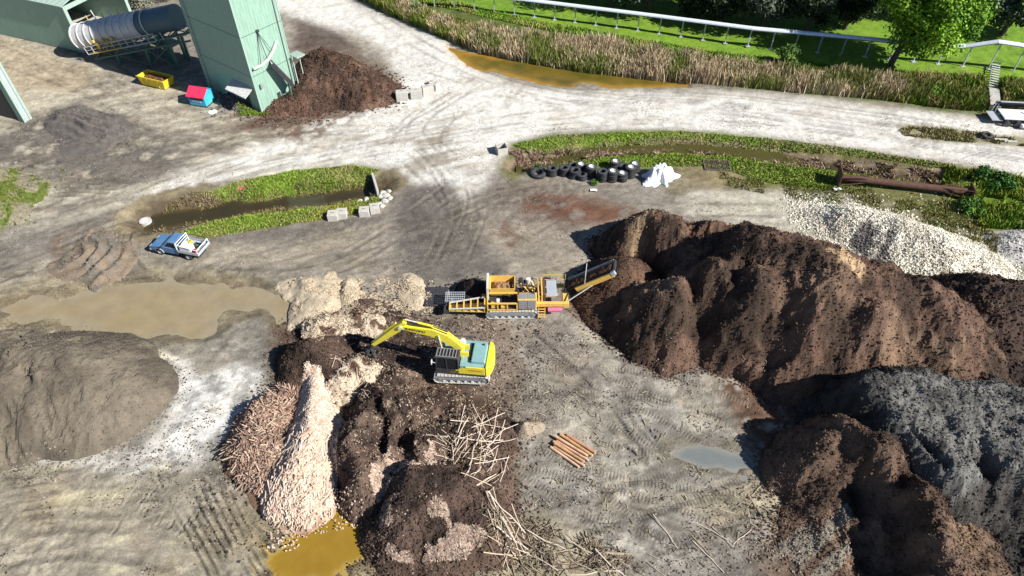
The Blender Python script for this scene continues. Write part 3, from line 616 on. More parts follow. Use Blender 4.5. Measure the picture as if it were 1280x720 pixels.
# the big pile
_bf = mulch((110,80,62),(74,56,44),(146,112,84))
def bigc(x, y, h, z):
    c = _bf(x, y, h, z)
    p, q = P(1048,328,7.4), P(1062,348,6.6); d = line_d(x, y, [(p.x,p.y),(q.x,q.y)])[0]; k = (sst(1.0,.5,d+(fbm(x,y,.8,4,393)-.5)*1.5)*.9)[:, None]; c = c*(1-k)+A(218,186,146)*k
    p, q = P(800,272,4.6), P(806,300,4.0); d = line_d(x, y, [(p.x,p.y),(q.x,q.y)])[0]; k = (sst(.9,.3,d+(fbm(x,y,.7,4,394)-.5)*2.4)*.6)[:, None]; c = c*(1-k)+A(186,160,126)*k
    return c
pile('mulch_pile', 'largest dark brown mulch pile, a long many-humped ridge right of the yellow screening machine', 'mulch pile',
     [(818,266,5.0,4.8,846,274,5.0), (868,312,3.6,4.4), (910,268,6.4,6.2,960,290,7.6), (960,290,7.8,8.3,1050,322,8.2), (1050,322,8.2,8.6,1120,345,7.4), (1165,356,7.0,8.0), (1190,385,6.0,7.4),
      (846,345,5.7,4.9), (902,324,6.8,5.5), (955,340,7.0,5.6), (1022,354,7.1,6.0), (1098,380,6.7,6.2), (1180,430,4.2,6.0), (1064,412,4.4,5.0), (1130,440,3.0,5.5)],
     M['mulch'], bigc, step=.17, amp=.30, fine=.12, warp=1.1, seed=13, k=.3, clods=18000, clodsize=(.05,.2), group=GRP,
     cuts=[([(893,282,4.5),(925,286,4.5)], 3.6, 2.8), ([(985,385,6),(975,420,4)], .5, 2.2), ([(880,355,5),(880,420,3)], .7, 1.8), ([(1140,400,5),(1130,440,4)], .5, 2.0), ([(800,300,3),(822,330,3)], 1.4, 1.6)])
pile('mulch_pile', 'small fresh brown cone of mulch beneath the end of the yellow conveyor arm', 'mulch pile', [(785,328,3.7,4.6), (775,362,2.2,3.4)], M['mulch'], mulch((98,70,52),(82,60,46),(122,86,62)), step=.16, amp=.1, fine=.08, warp=.3, seed=15, clods=2500, clodsize=(.06,.18), group=GRP)
pile('mulch_pile', 'very dark brown mulch pile at the right edge beyond the grey heap', 'mulch pile', [(1255,362,5.0,7.0,1330,372,5.2), (1250,400,3.6,6.0,1320,410,3.5)], M['mulch'], mulch((76,58,48),(56,44,38),(96,74,60)), step=.24, amp=.3, warp=1.2, seed=17, clods=5000, clodsize=(.1,.28), group=GRP)
# bottom right
def ashc(x, y, h, z):
    k = sst(.42,.6,fbm(x, y, 1.8, 4, 321))[:, None]; k2 = sst(3.4, 4.8, z+(fbm(x, y, 3, 3, 322)-.5)*2.4)[:, None]; d = sst(.35,.55, fbm(x, y, .45, 3, 323))[:, None]
    hi = A(130,128,122)*(1-k)+A(84,82,79)*k; lo = A(88,84,80)*(1-k)+A(72,69,65)*k
    return (lo*(1-k2)+hi*k2)*(0.72+0.4*d)
pile('grey_bark_pile', 'tall weathered grey heap with a pale lumpy top in the lower right corner', 'mulch pile',
     [(1102,462,5.8,3.8,1150,520,5.6), (1150,520,5.6,3.8,1212,590,5.0), (1150,470,5.8,6,1290,490,6.2), (1230,530,5.8,6,1330,560,6), (1262,618,2.2,5.6,1340,640,2.4), (1290,700,1.0,5.0), (1064,474,2.4,3.0), (1095,540,1.4,3.4)], M['mulch'], ashc, step=.14, amp=.3, fine=.12, warp=1.1, seed=21, k=.35, cap=4.9, clods=9000, clodsize=(.07,.22), group=GRP,
     cuts=[([(1196,475,6),(1212,492,6),(1240,500,6)], .6, .7), ([(1145,515,6),(1175,545,6),(1195,565,6)], .8, .35), ([(1225,545,5),(1228,580,4)], .9, 1.2), ([(1258,500,6),(1280,510,6)], .6, .5)])
_mf = mulch((116,88,68),(88,66,52),(140,110,82))
def ramped(x, y, h, z):
    c = _mf(x, y, h, z)
    for a, b, w_ in (((985,712),(1062,636),.42), ((972,690),(1015,655),.40), ((1010,735),(1062,680),.36)):
        p, q = P(*a, 1.0), P(*b, 1.6); d, s_, _ = line_d(x, y, [(p.x,p.y),(q.x,q.y)]); k = (sst(w_+.15, w_-.1, d+(fbm(x,y,.6,3,391)-.5)*.4)*.85)[:, None]; c = c*(1-k)+A(176,166,148)*k*(.85+.2*np.sin(s_*26))[:, None]
    return c
pile('mulch_pile', 'brown crescent ridge of mulch with a deep shaded hollow, in front of the grey heap', 'mulch pile',
     [(1074,530,4.2,3.8,1112,556,4.9), (1110,556,4.9,3.9,1158,620,4.8), (1158,620,4.8,4.6,1205,740,3.6), (1052,548,3.8,3.8,1030,570,3.0), (1050,585,2.6,3.2,1035,612,1.9), (1200,640,2.2,4.4,1240,740,1.4), (1030,665,.9,2.8,1050,690,.8)], M['mulch'], ramped, step=.13, amp=.26, fine=.11, warp=.8, seed=23, k=.25, clods=12000, clodsize=(.06,.2), group=GRP,
     cuts=[([(1095,625,1.5),(1105,700,1.0)], 1.8, 2.2)])
# centre: the bed the excavator works on
def bedc(x, y, h, z):
    c = mulch((100,76,62),(70,54,46),(122,96,78))(x, y, h, z); k = sst(.62,.74,fbm(x, y, .8, 4, 331))[:, None]*.45; return c*(1-k)+A(190,168,142)*k*0.9
pile('mulch_pile', 'low spread-out bed of dark bark and debris under and around the yellow excavator', 'mulch pile',
     [(450,400,.5,3.0,500,398,0.3), (470,432,.5,3.0,500,436,0.3), (440,425,.8,2.6), (470,492,2.2,3.2,505,500,1.7), (448,522,2.7,2.9,460,580,2.8), (540,540,1.3,3.6,585,550,.9), (505,560,2.3,3.6), (425,402,.5,2.2,395,402,.4), (605,560,.8,2.8), (570,600,1.5,3.6), (480,465,1.0,2.6), (530,500,.8,2.6)],
     M['mulch'], bedc, step=.13, amp=.36, fine=.13, warp=1.5, seed=27, k=.25, clods=14000, clodsize=(.06,.22), group=GRP,
     cuts=[([(500,540,2),(505,590,2),(490,620,1.5)], 1.2, 1.0), ([(470,500,2),(478,560,2)], .7, .6), ([(560,560,2),(555,600,2)], .8, .6), ([(440,470,1.2),(430,520,1)], .9, 1.2)])
pile('mulch_pile', 'rounded dark bark mound casting its shadow on the grey mud left of the excavator arm', 'mulch pile',
     [(385,428,2.7,3.0,398,440,2.6), (410,425,2.0,2.4), (372,470,1.0,2.2), (400,455,1.8,2.4)], M['mulch'], mulch((92,70,56),(70,54,44),(112,86,66)), step=.11, amp=.26, fine=.1, warp=.6, seed=29, clods=3500, clodsize=(.06,.18), group=GRP)
pile('mulch_pile', 'dark bark mound with wood shavings on its slope right of the ochre puddle', 'mulch pile',
     [(520,598,3.4,3.6,560,606,2.6), (545,620,3.0,4.4,560,650,1.6), (500,640,2.2,3.2), (595,640,1.8,3.0)], M['mulch'], mulch((92,70,58),(64,50,42),(112,86,68)), step=.11, amp=.3, fine=.12, warp=.7, seed=31, clods=6000, clodsize=(.06,.2), group=GRP)
# chip ridge and stick heap
def chipc(x, y, h, z):
    k = sst(.35,.65,fbm(x, y, 1.1, 4, 341))[:, None]; return (A(222,196,168)*(1-k)+A(186,152,128)*k)
pile('wood_chip_pile', 'long pale ridge of fresh wood chips running down to the ochre puddle', 'wood chip pile',
     [(392,470,1.5,2.0,384,540,2.1), (382,540,2.1,3.0,368,600,1.9), (364,592,1.9,2.6,368,602,1.3)], M['mulch'], chipc, step=.1, amp=.1, fine=.1, warp=.35, seed=33)
def stickc(x, y, h, z): return np.repeat((A(150,122,100))[None], len(x), 0)*(0.6+0.7*fbm(x, y, .4, 3, 351))[:, None]
pile('offcut_pile', 'reddish tangle of thin wood offcuts left of the pale chip ridge', 'wood pile',
     [(330,518,1.3,2.8,318,545,1.3), (335,560,1.2,2.8,350,590,.9), (305,560,.8,1.8)], M['mulch'], stickc, step=.1, amp=.2, fine=.14, warp=.5, seed=35)
# pale crushed stone
def stonec(x, y, h, z):
    k = sst(.45,.6,fbm(x, y, 1.1, 4, 361))[:, None]; c = A(250,244,226,1.2)*(1-k)+A(222,214,196,1.2)*k
    a = P(1088,278,2); b = P(1075,312,1); d = line_d(x, y, [(a.x,a.y),(b.x,b.y)])[0]; a2 = P(1118,288,2); b2 = P(1102,318,1); d2 = line_d(x, y, [(a2.x,a2.y),(b2.x,b2.y)])[0]
    kk = np.maximum(sst(1.1,.4,d+(fbm(x,y,.8,3,3)-.5)*1.4)*.85, sst(.6,.2,d2+(fbm(x,y,.8,3,3)-.5)*.9)*.7)[:, None]
    return c*(1-kk)+A(96,90,92)*kk
pile('crushed_stone_pile', 'long low pile of white crushed stone behind the largest mulch pile', 'stone pile',
     [(1070,262,1.7,3.4,1130,280,2.0), (1130,280,2.0,4.2,1180,300,1.9), (1180,300,1.9,4.0,1225,318,1.4), (1040,268,.6,2.6)], M['stone'], stonec, step=.15, amp=.12, fine=.07, warp=.5, seed=37, clods=13000, clodsize=(.08,.24))
def ribs1(x, y):
    a = P(100,150); u = (x-a.x)*.35+(y-a.y)*.95+fbm(x,y,3,2,67)*1.2; return .22*np.sin(u*6.0)-.04
def ribs2(x, y):
    a = P(95,325); r = np.hypot(x-a.x, (y-a.y)*1.0)+fbm(x,y,3,2,68)*1.0; return .24*np.sin(r*5.2)-.04
pile('churned_soil', 'low dark ribbed bank of churned soil in the yard below the skip', 'soil heap', [(84,142,.9,3.0,118,150,.9), (135,160,.6,2.6), (108,172,.35,3.0)], M['sand'], (lambda x, y, h, z: np.repeat(A(118,112,106)[None], len(x), 0)*(0.7+0.5*fbm(x, y, .7, 4, 385))[:, None]), step=.16, amp=.12, fine=.08, warp=1.0, seed=61, clods=900, clodsize=(.06,.18), extra=ribs1)
pile('churned_soil', 'low brown bank with curved ribs of churned soil left of the pickup', 'soil heap', [(112,300,.7,2.4,122,330,.7), (140,318,.6,2.6), (96,325,.4,2.6)], M['sand'], (lambda x, y, h, z: (lambda k: A(148,132,114)*(1-k)+A(136,127,115)*k)(sst(.42,.6,fbm(x, y, 1.0, 3, 387))[:, None])*(0.7+0.5*fbm(x, y, .6, 4, 386))[:, None]), step=.13, amp=.1, fine=.07, warp=1.0, seed=63, clods=900, clodsize=(.05,.16), extra=ribs2)
# small patches of pale chips
for (ms, lab, sd) in (([(380,352,.7,2.2,392,372,.7), (378,385,.6,1.9,398,392,.5), (402,348,.4,1.6)], 'pale cream shavings heap at the edge of the tan puddle', 41),
                      ([(434,352,.6,1.3,442,372,.5), (450,388,.3,1.0)], 'narrow cream shavings heap between two others above the excavator arm', 43),
                      ([(512,357,.35,1.6,520,370,.35)], 'flat pinkish shavings patch left of the screening machine', 45)):
    pile('shavings_pile', lab, 'wood chip pile', ms, M['sand'], (lambda x, y, h, z: np.repeat(A(222,204,176)[None], len(x), 0)*(0.7+0.4*fbm(x, y, .7, 4, 371))[:, None]), step=.12, amp=.10, fine=.05, warp=1.4, seed=sd, clods=400, clodsize=(.05,.12), group='small heaps of shavings')
pile('shavings_pile', 'cream shavings crumbled over bark just left of the excavator grapple', 'wood chip pile', [(400,402,.9,1.8,440,398,.9), (462,402,.8,1.4), (440,455,1.4,1.8,425,470,1.2)], M['mulch'], (lambda x, y, h, z: (lambda k: A(226,206,180)*(1-k)+A(104,82,68)*k)(sst(.46,.56,fbm(x, y, .7, 4, 373))[:, None])), step=.1, amp=.25, fine=.14, warp=.8, seed=47, clods=1500, clodsize=(.06,.22), group='small heaps of shavings', base=.6)
pile('mulch_pile', 'little dark soil heap behind the tail of the screening machine', 'mulch pile', [(592,352,1.6,1.9,605,356,1.4)], M['mulch'], mulch((66,54,48),(50,42,38),(84,68,58)), step=.12, amp=.15, fine=.1, warp=.3, seed=49, clods=800, clodsize=(.05,.15), group=GRP)
pile('rubble_pile', 'grey heap of broken rubble between the blue hut and the green tower', 'rubble pile', [(292,117,.9,2.2,302,126,.6), (305,122,.5,1.6)], M['stone'], (lambda x, y, h, z: np.repeat(A(120,116,112)[None], len(x), 0)*(0.5+0.9*fbm(x, y, .5, 3, 375))[:, None]), step=.14, amp=.25, fine=.18, warp=.5, seed=51, clods=1200, clodsize=(.12,.4))
pile('rubble_pile', 'tiny pale gravel mound casting a black shadow near the log stack', 'rubble pile', [(657,530,1.0,.85,672,530,.5)], M['sand'], (lambda x, y, h, z: np.repeat(A(176,160,140)[None], len(x), 0)*(0.7+0.5*fbm(x, y, .3, 3, 377))[:, None]), step=.08, amp=.1, fine=.06, warp=.2, seed=53, clods=250, clodsize=(.03,.1))
pile('rubble_pile', 'pale crusted spoil heap cut by the right edge beside the white stone pile', 'rubble pile', [(1275,300,.8,3.0,1320,300,1.0)], M['stone'], (lambda x, y, h, z: np.repeat(A(214,210,204)[None], len(x), 0)*(0.6+0.6*fbm(x, y, .9, 4, 379))[:, None]), step=.15, amp=.3, fine=.15, warp=.7, seed=55, clods=500, clodsize=(.1,.3))
pile('rubble_pile', 'overgrown rubble bank at the left edge below the shed', 'rubble pile', [(-20,222,1.0,3.4,18,236,.7), (-10,262,.8,3.0)], M['sand'], (lambda x, y, h, z: (lambda k: A(150,142,120)*(1-k)+A(104,118,52)*k)(sst(.48,.58,fbm(x, y, 1.1, 3, 381))[:, None])), step=.16, amp=.35, fine=.14, warp=.8, seed=57, clods=800, clodsize=(.1,.35))
# pale scrape on the mulch: dump of lighter sand
#pile('sand_dump', 'pale sandy smear lying on the crest of the largest mulch pile', 'sand pile', [(1052,326,.35,.9,1058,345,.3)], M['sand'], (lambda x, y, h, z: np.repeat(A(214,180,140)[None], len(x), 0)*(0.75+0.4*fbm(x, y, .4, 3, 383))[:, None]), step=.1, amp=.1, fine=.08, warp=.4, seed=59, base=z1(*onp(1055,336)[:2])-.1) if False else None
# ================================================================ CHIPS AND STICKS
def region_pts(px, n, z=0.5):
    poly = WP(px, z); xs = [p[0] for p in poly]; ys = [p[1] for p in poly]; out = np.zeros((0, 2))
    while len(out) < n:
        q = np.stack([RNG.uniform(min(xs), max(xs), n*2), RNG.uniform(min(ys), max(ys), n*2)], 1); out = np.concatenate([out, q[poly_sd(q[:,0], q[:,1], poly) < 0]])
    return out[:n]
def chips(label, px, n, L, W, cols, z=0.5, lift=.03, clump=0, yaw=None, pitch=.35, name='wood_chips'):
    q = region_pts(px, n*(3 if clump else 1), z)
    if clump: q = q[fbm(q[:,0], q[:,1], clump, 3, 401) > .53][:n]
    n = len(q); zz = zat(q[:,0], q[:,1]); l = RNG.uniform(L[0], L[1], n)
    e = 0.35; zx = (zat(q[:,0]+e, q[:,1])-zat(q[:,0]-e, q[:,1]))/(2*e); zy = (zat(q[:,0], q[:,1]+e)-zat(q[:,0], q[:,1]-e))/(2*e)
    yw = RNG.uniform(0, 6.28, n) if yaw is None else yaw+RNG.normal(0, .5, n)
    pt = np.arctan(zx*np.cos(yw)+zy*np.sin(yw))+RNG.normal(0, pitch*.4, n)
    wd = RNG.uniform(W[0], W[1], n); V, Fq = boxes(np.stack([q[:,0], q[:,1], zz+lift+RNG.uniform(0,lift*2,n)], 1), np.stack([l, wd, wd*.6], 1), yawm(yw, pt), .1)
    C = np.array([A(*c) for c in cols])[RNG.integers(0, len(cols), n)]*RNG.uniform(.75, 1.2, n)[:, None]
    o = np_mesh(name, V, Fq, M['wood'], np.repeat(C, 8, 0)); tag(o, label, 'wood chips', None, 'stuff'); return o
CR = [(252,232,208),(240,214,188),(252,232,210),(214,180,158),(240,214,194)]
chips('countless fresh pale wood chips covering the long chip ridge', [(385,462),(402,468),(425,520),(422,590),(412,624),(384,652),(338,644),(322,612),(350,560),(370,500)], 17000, (.1,.4), (.04,.1), CR, 1.0)
chips('countless longer splinters fanned out at the lower end of the chip ridge', [(350,560),(420,560),(415,632),(385,655),(335,645),(325,610)], 1800, (.5,1.3), (.05,.09), CR, .6, .08, yaw=1.3)
chips('countless thin reddish offcuts heaped left of the chip ridge', [(345,480),(372,490),(356,560),(330,610),(300,600),(285,560),(300,520)], 3800, (.5,1.5), (.03,.07), [(206,174,152),(184,150,130),(226,198,174),(150,122,106)], .8, .1, pitch=.8)
chips('countless pinkish shavings strewn on the bark slope', [(500,540),(540,545),(545,580),(500,590),(470,620),(460,590)], 3500, (.12,.4), (.04,.08), [(206,180,160),(176,150,132),(226,204,182)], 2.2, clump=.8)
chips('countless shavings on the mound by the ochre puddle', [(480,630),(560,640),(610,670),(590,695),(500,700),(470,690)], 3200, (.1,.35), (.03,.07), [(176,154,138),(150,126,110),(206,186,166)], 1.2, clump=1.2)
chips('countless pale splinters littering the bed around the excavator', [(380,395),(470,385),(620,388),(630,480),(620,540),(560,600),(470,600),(420,560),(440,480),(370,420)], 2600, (.05,.22), (.025,.05), [(226,206,178),(200,178,152),(170,146,124)], .8, clump=.6)
chips('countless pale crumbs round the shavings heaps', [(360,345),(420,335),(540,345),(540,385),(470,400),(430,420),(380,405),(365,385)], 2600, (.05,.18), (.03,.07), [(240,222,192),(226,204,172),(206,186,158)], .6, clump=.9)
chips('countless splinters scattered over the muddy work floor', [(640,400),(960,470),(1000,600),(960,730),(600,735),(640,600)], 420, (.1,.5), (.03,.06), [(206,190,160),(184,168,140),(120,104,88)], 0, .02, clump=1.5)
chips('countless short sticks in the brushwood at the bottom of the picture', [(600,650),(660,650),(800,690),(800,715),(700,722),(640,715)], 420, (.3,1.1), (.03,.06), [(180,166,142),(150,136,114),(98,86,72)], 0, .05, clump=1.2, pitch=.5)

chips('countless pale crumbs floating at the edge of the ochre puddle', [(352,640),(420,618),(460,640),(455,660),(390,668),(350,700),(330,690)], 260, (.05,.16), (.04,.09), CR, 0, .16, name='wood_chips')
chips('countless small stones and crumbs lying about the yard', [(-40,250),(0,40),(250,130),(480,60),(640,110),(1290,160),(1290,210),(640,190),(640,240),(990,260),(700,300),(560,350),(0,350)], 6000, (.03,.09), (.03,.08), [(180,172,160),(140,132,120),(96,88,80),(200,192,178)], 0, .015, clump=4, name='loose_stones')
chips('countless crumbs of bark and stone on the lower work floor', [(0,580),(640,400),(960,470),(1000,600),(960,730),(0,730)], 6000, (.03,.11), (.03,.08), [(96,84,72),(120,108,94),(200,190,170),(70,58,48)], 0, .012, clump=2.5, name='loose_stones')
# ================================================================ MACHINES
def text_part(s, size, mat, parent, Mx, depth=.01, name='lettering'):
    cu = bpy.data.curves.new(name, 'FONT'); cu.body = s; cu.size = size; cu.extrude = depth; cu.align_x = 'CENTER'; cu.align_y = 'CENTER'
    t = bpy.data.objects.new('tmp', cu); COL.objects.link(t); dg = bpy.context.evaluated_depsgraph_get()
    me = bpy.data.meshes.new_from_object(t.evaluated_get(dg)); bpy.data.objects.remove(t); me.materials.clear(); me.materials.append(mat)
    me.transform(Mx); return link(name, me, parent)
def crawler(parent, L, Hh, W, cx, cy, name='crawler_track', pads=34, padmat='muddy'):
    """one crawler: belt of shoes, side frame, sprocket, rollers; centred at cx, cy, ground at z 0, long axis x"""
    r = Hh/2; S_ = L/2-r; per = 2*2*S_+2*math.pi*r
    b = MB()
    for i in range(pads):
        s = i/pads*per; 
        if s < 2*S_: x, z, a = -S_+s, Hh, 0
        elif s < 2*S_+math.pi*r: t = (s-2*S_)/r; x, z, a = S_+math.sin(t)*r, r+math.cos(t)*r, t
        elif s < 4*S_+math.pi*r: x, z, a = S_-(s-2*S_-math.pi*r), 0, math.pi
        else: t = (s-4*S_-math.pi*r)/r; x, z, a = -S_-math.sin(t)*r, r-math.cos(t)*r, math.pi+t
        w = per/pads*.9
        Mx = Matrix.Translation((cx+x, cy, z)) @ Matrix.Rotation(a, 4, 'Y')
        b.box(-w/2, w/2, -W/2, W/2, -.05, 0, Mx); b.box(-w/2, -w/2+.03, -W/2, W/2, 0, .035, Mx)
    o = b.build(name, M[padmat], parent)
    f = MB().box(cx-S_, cx+S_, cy-W*.36, cy+W*.36, Hh*.28, Hh*.72); f.build('track_frame', M['grey_steel'], o, bevel=.03)
    for sx in (-1, 1):
        MB().cyl((cx+sx*S_, cy-W*.4, r), (cx+sx*S_, cy+W*.4, r), r*.78, n=18).cyl((cx+sx*S_, cy-W*.46, r), (cx+sx*S_, cy+W*.46, r), r*.3, n=12).build('idler_wheel' if sx < 0 else 'drive_sprocket', M['grey_steel'], o)
    n = max(4, int(S_*2/.55))
    for i in range(n): x = cx-S_+.35+(2*S_-.7)*i/(n-1); MB().cyl((x, cy-W*.42, .16), (x, cy+W*.42, .16), .11, n=10).build('roller', M['pale_steel'], o)
    return o
def ram(parent, a, b, r=.07, name='hydraulic_ram'):
    a = Vector(a); b = Vector(b); m = a.lerp(b, .55)
    o = MB().cyl(a, m, r, n=12).build(name, M['yel_ex'], parent); MB().cyl(m, b, r*.55, n=10).build('ram_rod', M['pale_steel'], o)
# ---- excavator; local -x is forward, tracks centred on the origin
eg = onp(578, 470); ex0 = P(579, 462, .55)
ez = z1(ex0.x, ex0.y)
ex = empty('excavator', (ex0.x, ex0.y+.15, .42), math.radians(-2.5), 'yellow tracked excavator with grey blue engine cover reaching its arm over the bark heap', 'excavator')
for sy in (-1, 1): crawler(ex, 4.25, .86, .62, 0, sy*1.12)
MB().box(-1.3, 1.3, -.82, .82, .38, .78).cyl((0,0,.78), (0,0,.98), .62, n=24).build('undercarriage', M['grey_steel'], ex, bevel=.04)
HR = math.radians(-4)
def hous(mb, name, mat, parent=None, **k):
    o = mb.build(name, M[mat], parent or ex, **k)
    if parent is None: o.rotation_euler.z = HR
    return o
MB().box(-1.75, 2.0, -1.3, 1.3, .98, 1.14)
up = hous(MB().box(-1.75, 2.0, -1.32, 1.32, .98, 1.14), 'deck', 'dark', bevel=.03)
# counterweight: rounded back
pr = [(1.95,-1.34)]+[(1.95+.56*math.cos(t)**.8 if abs(t) < 1.57 else 1.95, 1.34*math.sin(t)) for t in [(-1.45+2.9*i/12) for i in range(13)]]+[(1.95,1.34)]
hous(MB().prism(pr, 1.0, 2.12, 'z'), 'counterweight', 'yel_ex', bevel=.07, smooth=True)
# engine housing and covers
hous(MB().box(.45, 1.94, -1.32, -1.24, 1.15, 1.99), 'side_panel', 'yel_ex', bevel=.05)
hous(MB().box(-.0, 1.94, -1.235, 1.32, 1.15, 2.02), 'engine_housing', 'blue_hood', bevel=.05)
hd = hous(MB().prism([(.78,2.03),(.86,2.3),(1.86,2.3),(1.93,2.03)], -.95, .95, 'y'), 'engine_cover', 'blue_hood', bevel=.05)
MB().box(.60, .77, -.6, 1.0, 2.03, 2.1).build('vent_slot', M['dark'], hd)
MB().cyl((1.62,.72,2.3), (1.62,.72,2.42), .07, n=12).build('exhaust_pipe', M['dark'], hd)
hous(MB().prism([(.45,-1.30),(.45,-1.20),(-.75,-1.24),(-.75,-1.30)], 1.15, 1.5, 'z').prism([(.45,1.15),(.45,1.9),(-.8,1.25),(-.8,1.15)], -1.32, -1.22, 'y'), 'sloping_fender', 'yel_ex', bevel=.02)
hous(MB().box(-1.7, -.25, .55, 1.32, 1.15, 1.75), 'tool_box', 'blue_hood', bevel=.04)
hr_ = hous(MB().bar((-1.6,1.25,1.75),(-1.6,1.25,2.5),.04).bar((-.3,1.25,1.75),(-.3,1.25,2.5),.04).bar((-1.6,1.25,2.5),(-.3,1.25,2.5),.04).bar((-.3,1.25,2.5),(.8,1.25,2.5),.04), 'handrail', 'dark')
hous(MB().cyl((-.05,.9,2.02),(-.05,.9,2.35),.2,n=16).cyl((-.05,.9,2.35),(-.05,.9,2.42),.24,n=16), 'air_intake', 'pale_steel')
hous(MB().cyl((-.3,.35,2.0),(-.3,.35,2.16),.17,n=14), 'fuel_cap', 'pale_steel')
# cab
cb = MB(); cx0, cx1, cy0, cy1, cz0, cz1 = -1.85, -.05, -1.32, -.35, 1.15, 2.86
cb.box(cx0, cx1, cy0, cy1, cz1-.1, cz1); cb.box(cx0, cx1, cy0, cy1, cz0, cz0+.35)
for x in (cx0+.04, -.98, cx1-.05):
    for y_ in (cy0+.04, cy1-.04): cb.bar((x, y_, cz0+.3), (x+(.12 if x < -1.5 else 0), y_, cz1-.05), .08)
cb.box(cx1-.12, cx1, cy0+.02, cy1-.02, cz0+.3, cz1-.1)
cab = hous(cb, 'cab', 'dark', bevel=.02)
MB().box(cx0+.1, cx1-.13, cy0+.035, cy0+.05, cz0+.36, cz1-.12).box(cx0+.1, cx1-.13, cy1-.05, cy1-.035, cz0+.36, cz1-.12).box(cx0+.05, cx0+.07, cy0+.09, cy1-.09, cz0+.36, cz1-.12).build('window', M['glass'], cab)
rg = MB()
for i in range(7): rg.bar((cx0+.15+i*.24, cy0+.08, cz1+.06), (cx0+.15+i*.24, cy1-.08, cz1+.06), .05)
rg.bar((cx0+.1, cy0+.1, cz1+.05), (cx1-.1, cy0+.1, cz1+.05), .05).bar((cx0+.1, cy1-.1, cz1+.05), (cx1-.1, cy1-.1, cz1+.05), .05)
rg.build('roof_guard', M['grey_steel'], cab)
MB().box(-1.2, -.6, -1.05, -.6, 1.5, 2.1).build('seat', M['dark'], cab, bevel=.05)
for (mx, my) in ((-2.05,-1.42), (-1.95,.75)):
    mr = MB().box(mx-.03, mx+.03, my-.14, my+.14, 2.2, 2.55).bar((mx,my,2.4), (mx+.3,my+(.15 if my < 0 else -.1),2.1), .03)
    hous(mr, 'mirror', 'pale_steel')
# boom: solve the vertical plane through the boom foot and the arm tip
Rz = Matrix.Rotation(ex.rotation_euler.z, 4, 'Z'); exw = Matrix.Translation(ex.location) @ Rz
def loc_at(u, v, yl):
    """local point on the plane local y = yl0 + s*x where the sight line of u, v crosses it"""
    inv = exw.inverted(); o = inv @ Vector((0,0,CH)); d = (inv.to_3x3() @ (P(u, v, 0)-Vector((0,0,CH))))
    y0, s_ = yl; t = (y0+s_*o.x-o.y)/(d.y-s_*d.x); return o+d*t
BP = (.05, -.10)
ft = loc_at(578, 436, BP); kn = loc_at(557, 421, BP); kn2 = loc_at(540, 414, BP); tp = loc_at(501, 407, BP); at_ = loc_at(466, 430, BP); ab = loc_at(506, 402, BP)
def beam(pts, hts, wd):
    """closed box beam through side-view points with given depths; width wd along y"""
    mb = MB(); n = len(pts); V = []
    for i, p in enumerate(pts):
        a = pts[max(i-1, 0)]; b = pts[min(i+1, n-1)]; d = (Vector(b)-Vector(a)); d.y = 0; d.normalize(); nn = Vector((-d.z, 0, d.x)); 
        if nn.z < 0: nn = -nn
        for sy in (-1, 1):
            for sz in (-1, 1): V.append((p[0]+nn.x*hts[i]/2*sz, p[1]+sy*wd/2, p[2]+nn.z*hts[i]/2*sz))
    F_ = []
    for i in range(n-1):
        a = i*4; b = a+4
        F_ += [(a,a+1,b+1,b),(a+2,b+2,b+3,a+3),(a,b,b+2,a+2),(a+1,a+3,b+3,b+1)]
    F_ += [(0,2,3,1), ((n-1)*4, (n-1)*4+1, (n-1)*4+3, (n-1)*4+2)]
    return mb.add(V, F_)
boom = beam([ft, ft.lerp(kn,.5)+Vector((0,0,.08)), kn, kn2, kn2.lerp(tp,.5), tp], [.5,.66,.82,.78,.56,.36], .46).build('boom', M['yel_ex'], ex, bevel=.03)
MB().cyl(ft+Vector((0,-.36,0)), ft+Vector((0,.36,0)), .16, n=14).box(ft.x-.35, ft.x+.5, ft.y-.42, ft.y-.30, 1.14, ft.z+.1).box(ft.x-.35, ft.x+.5, ft.y+.30, ft.y+.42, 1.14, ft.z+.1).build('boom_bracket', M['yel_ex'], ex, bevel=.03)
arm = beam([ab, tp.lerp(at_, .12), tp.lerp(at_, .45), at_], [.34,.62,.5,.3], .36).build('stick_arm', M['yel_ex'], ex, bevel=.03)
MB().cyl(tp+Vector((0,-.3,0)), tp+Vector((0,.3,0)), .17, n=14).build('pivot_pin', M['pale_steel'], arm)
for sy in (-1, 1): ram(ex, Vector((-1.25, ft.y+sy*.34, 1.25)), kn2+Vector((.5, sy*.34, -.1)), .09)
ram(ex, kn2+Vector((.1,0,.55)), ab+Vector((.05,0,.25)), .085)
ram(ex, tp.lerp(at_,.1)+Vector((-.1,0,.5)), tp.lerp(at_,.86)+Vector((-.1,0,.38)), .07)
hs_ = MB()
for sy in (-.1, .1): hs_.bar(kn+Vector((.2,sy,.45)), kn2+Vector((0,sy,.46)), .05).bar(kn2+Vector((0,sy,.46)), tp+Vector((.4,sy,.34)), .05)
hs_.build('hydraulic_hoses', M['dark'], boom)
d_ = (tp-kn2); ang = math.atan2(-d_.z, -d_.x) if False else math.atan2(d_.z, d_.x)
mid = kn2.lerp(tp, .52); ux = (kn2-tp).normalized(); uy = Vector((-ux.z, 0, ux.x)); uy = uy if uy.z > 0 else -uy; uz = ux.cross(uy)
Mx = Matrix.Translation(mid+Vector((0,-.24,0))) @ Matrix((ux, uy, uz)).transposed().to_4x4()
text_part('SUMITOMO', .30, M['letters'], boom, Mx)
sp = [o for o in ex.children if o.name.startswith('side_panel')][0]
text_part('SUMITOMO', .2, M['rletters'], sp, Matrix.Translation((1.2,-1.325,1.62)) @ Matrix.Rotation(math.pi/2, 4, 'X'))
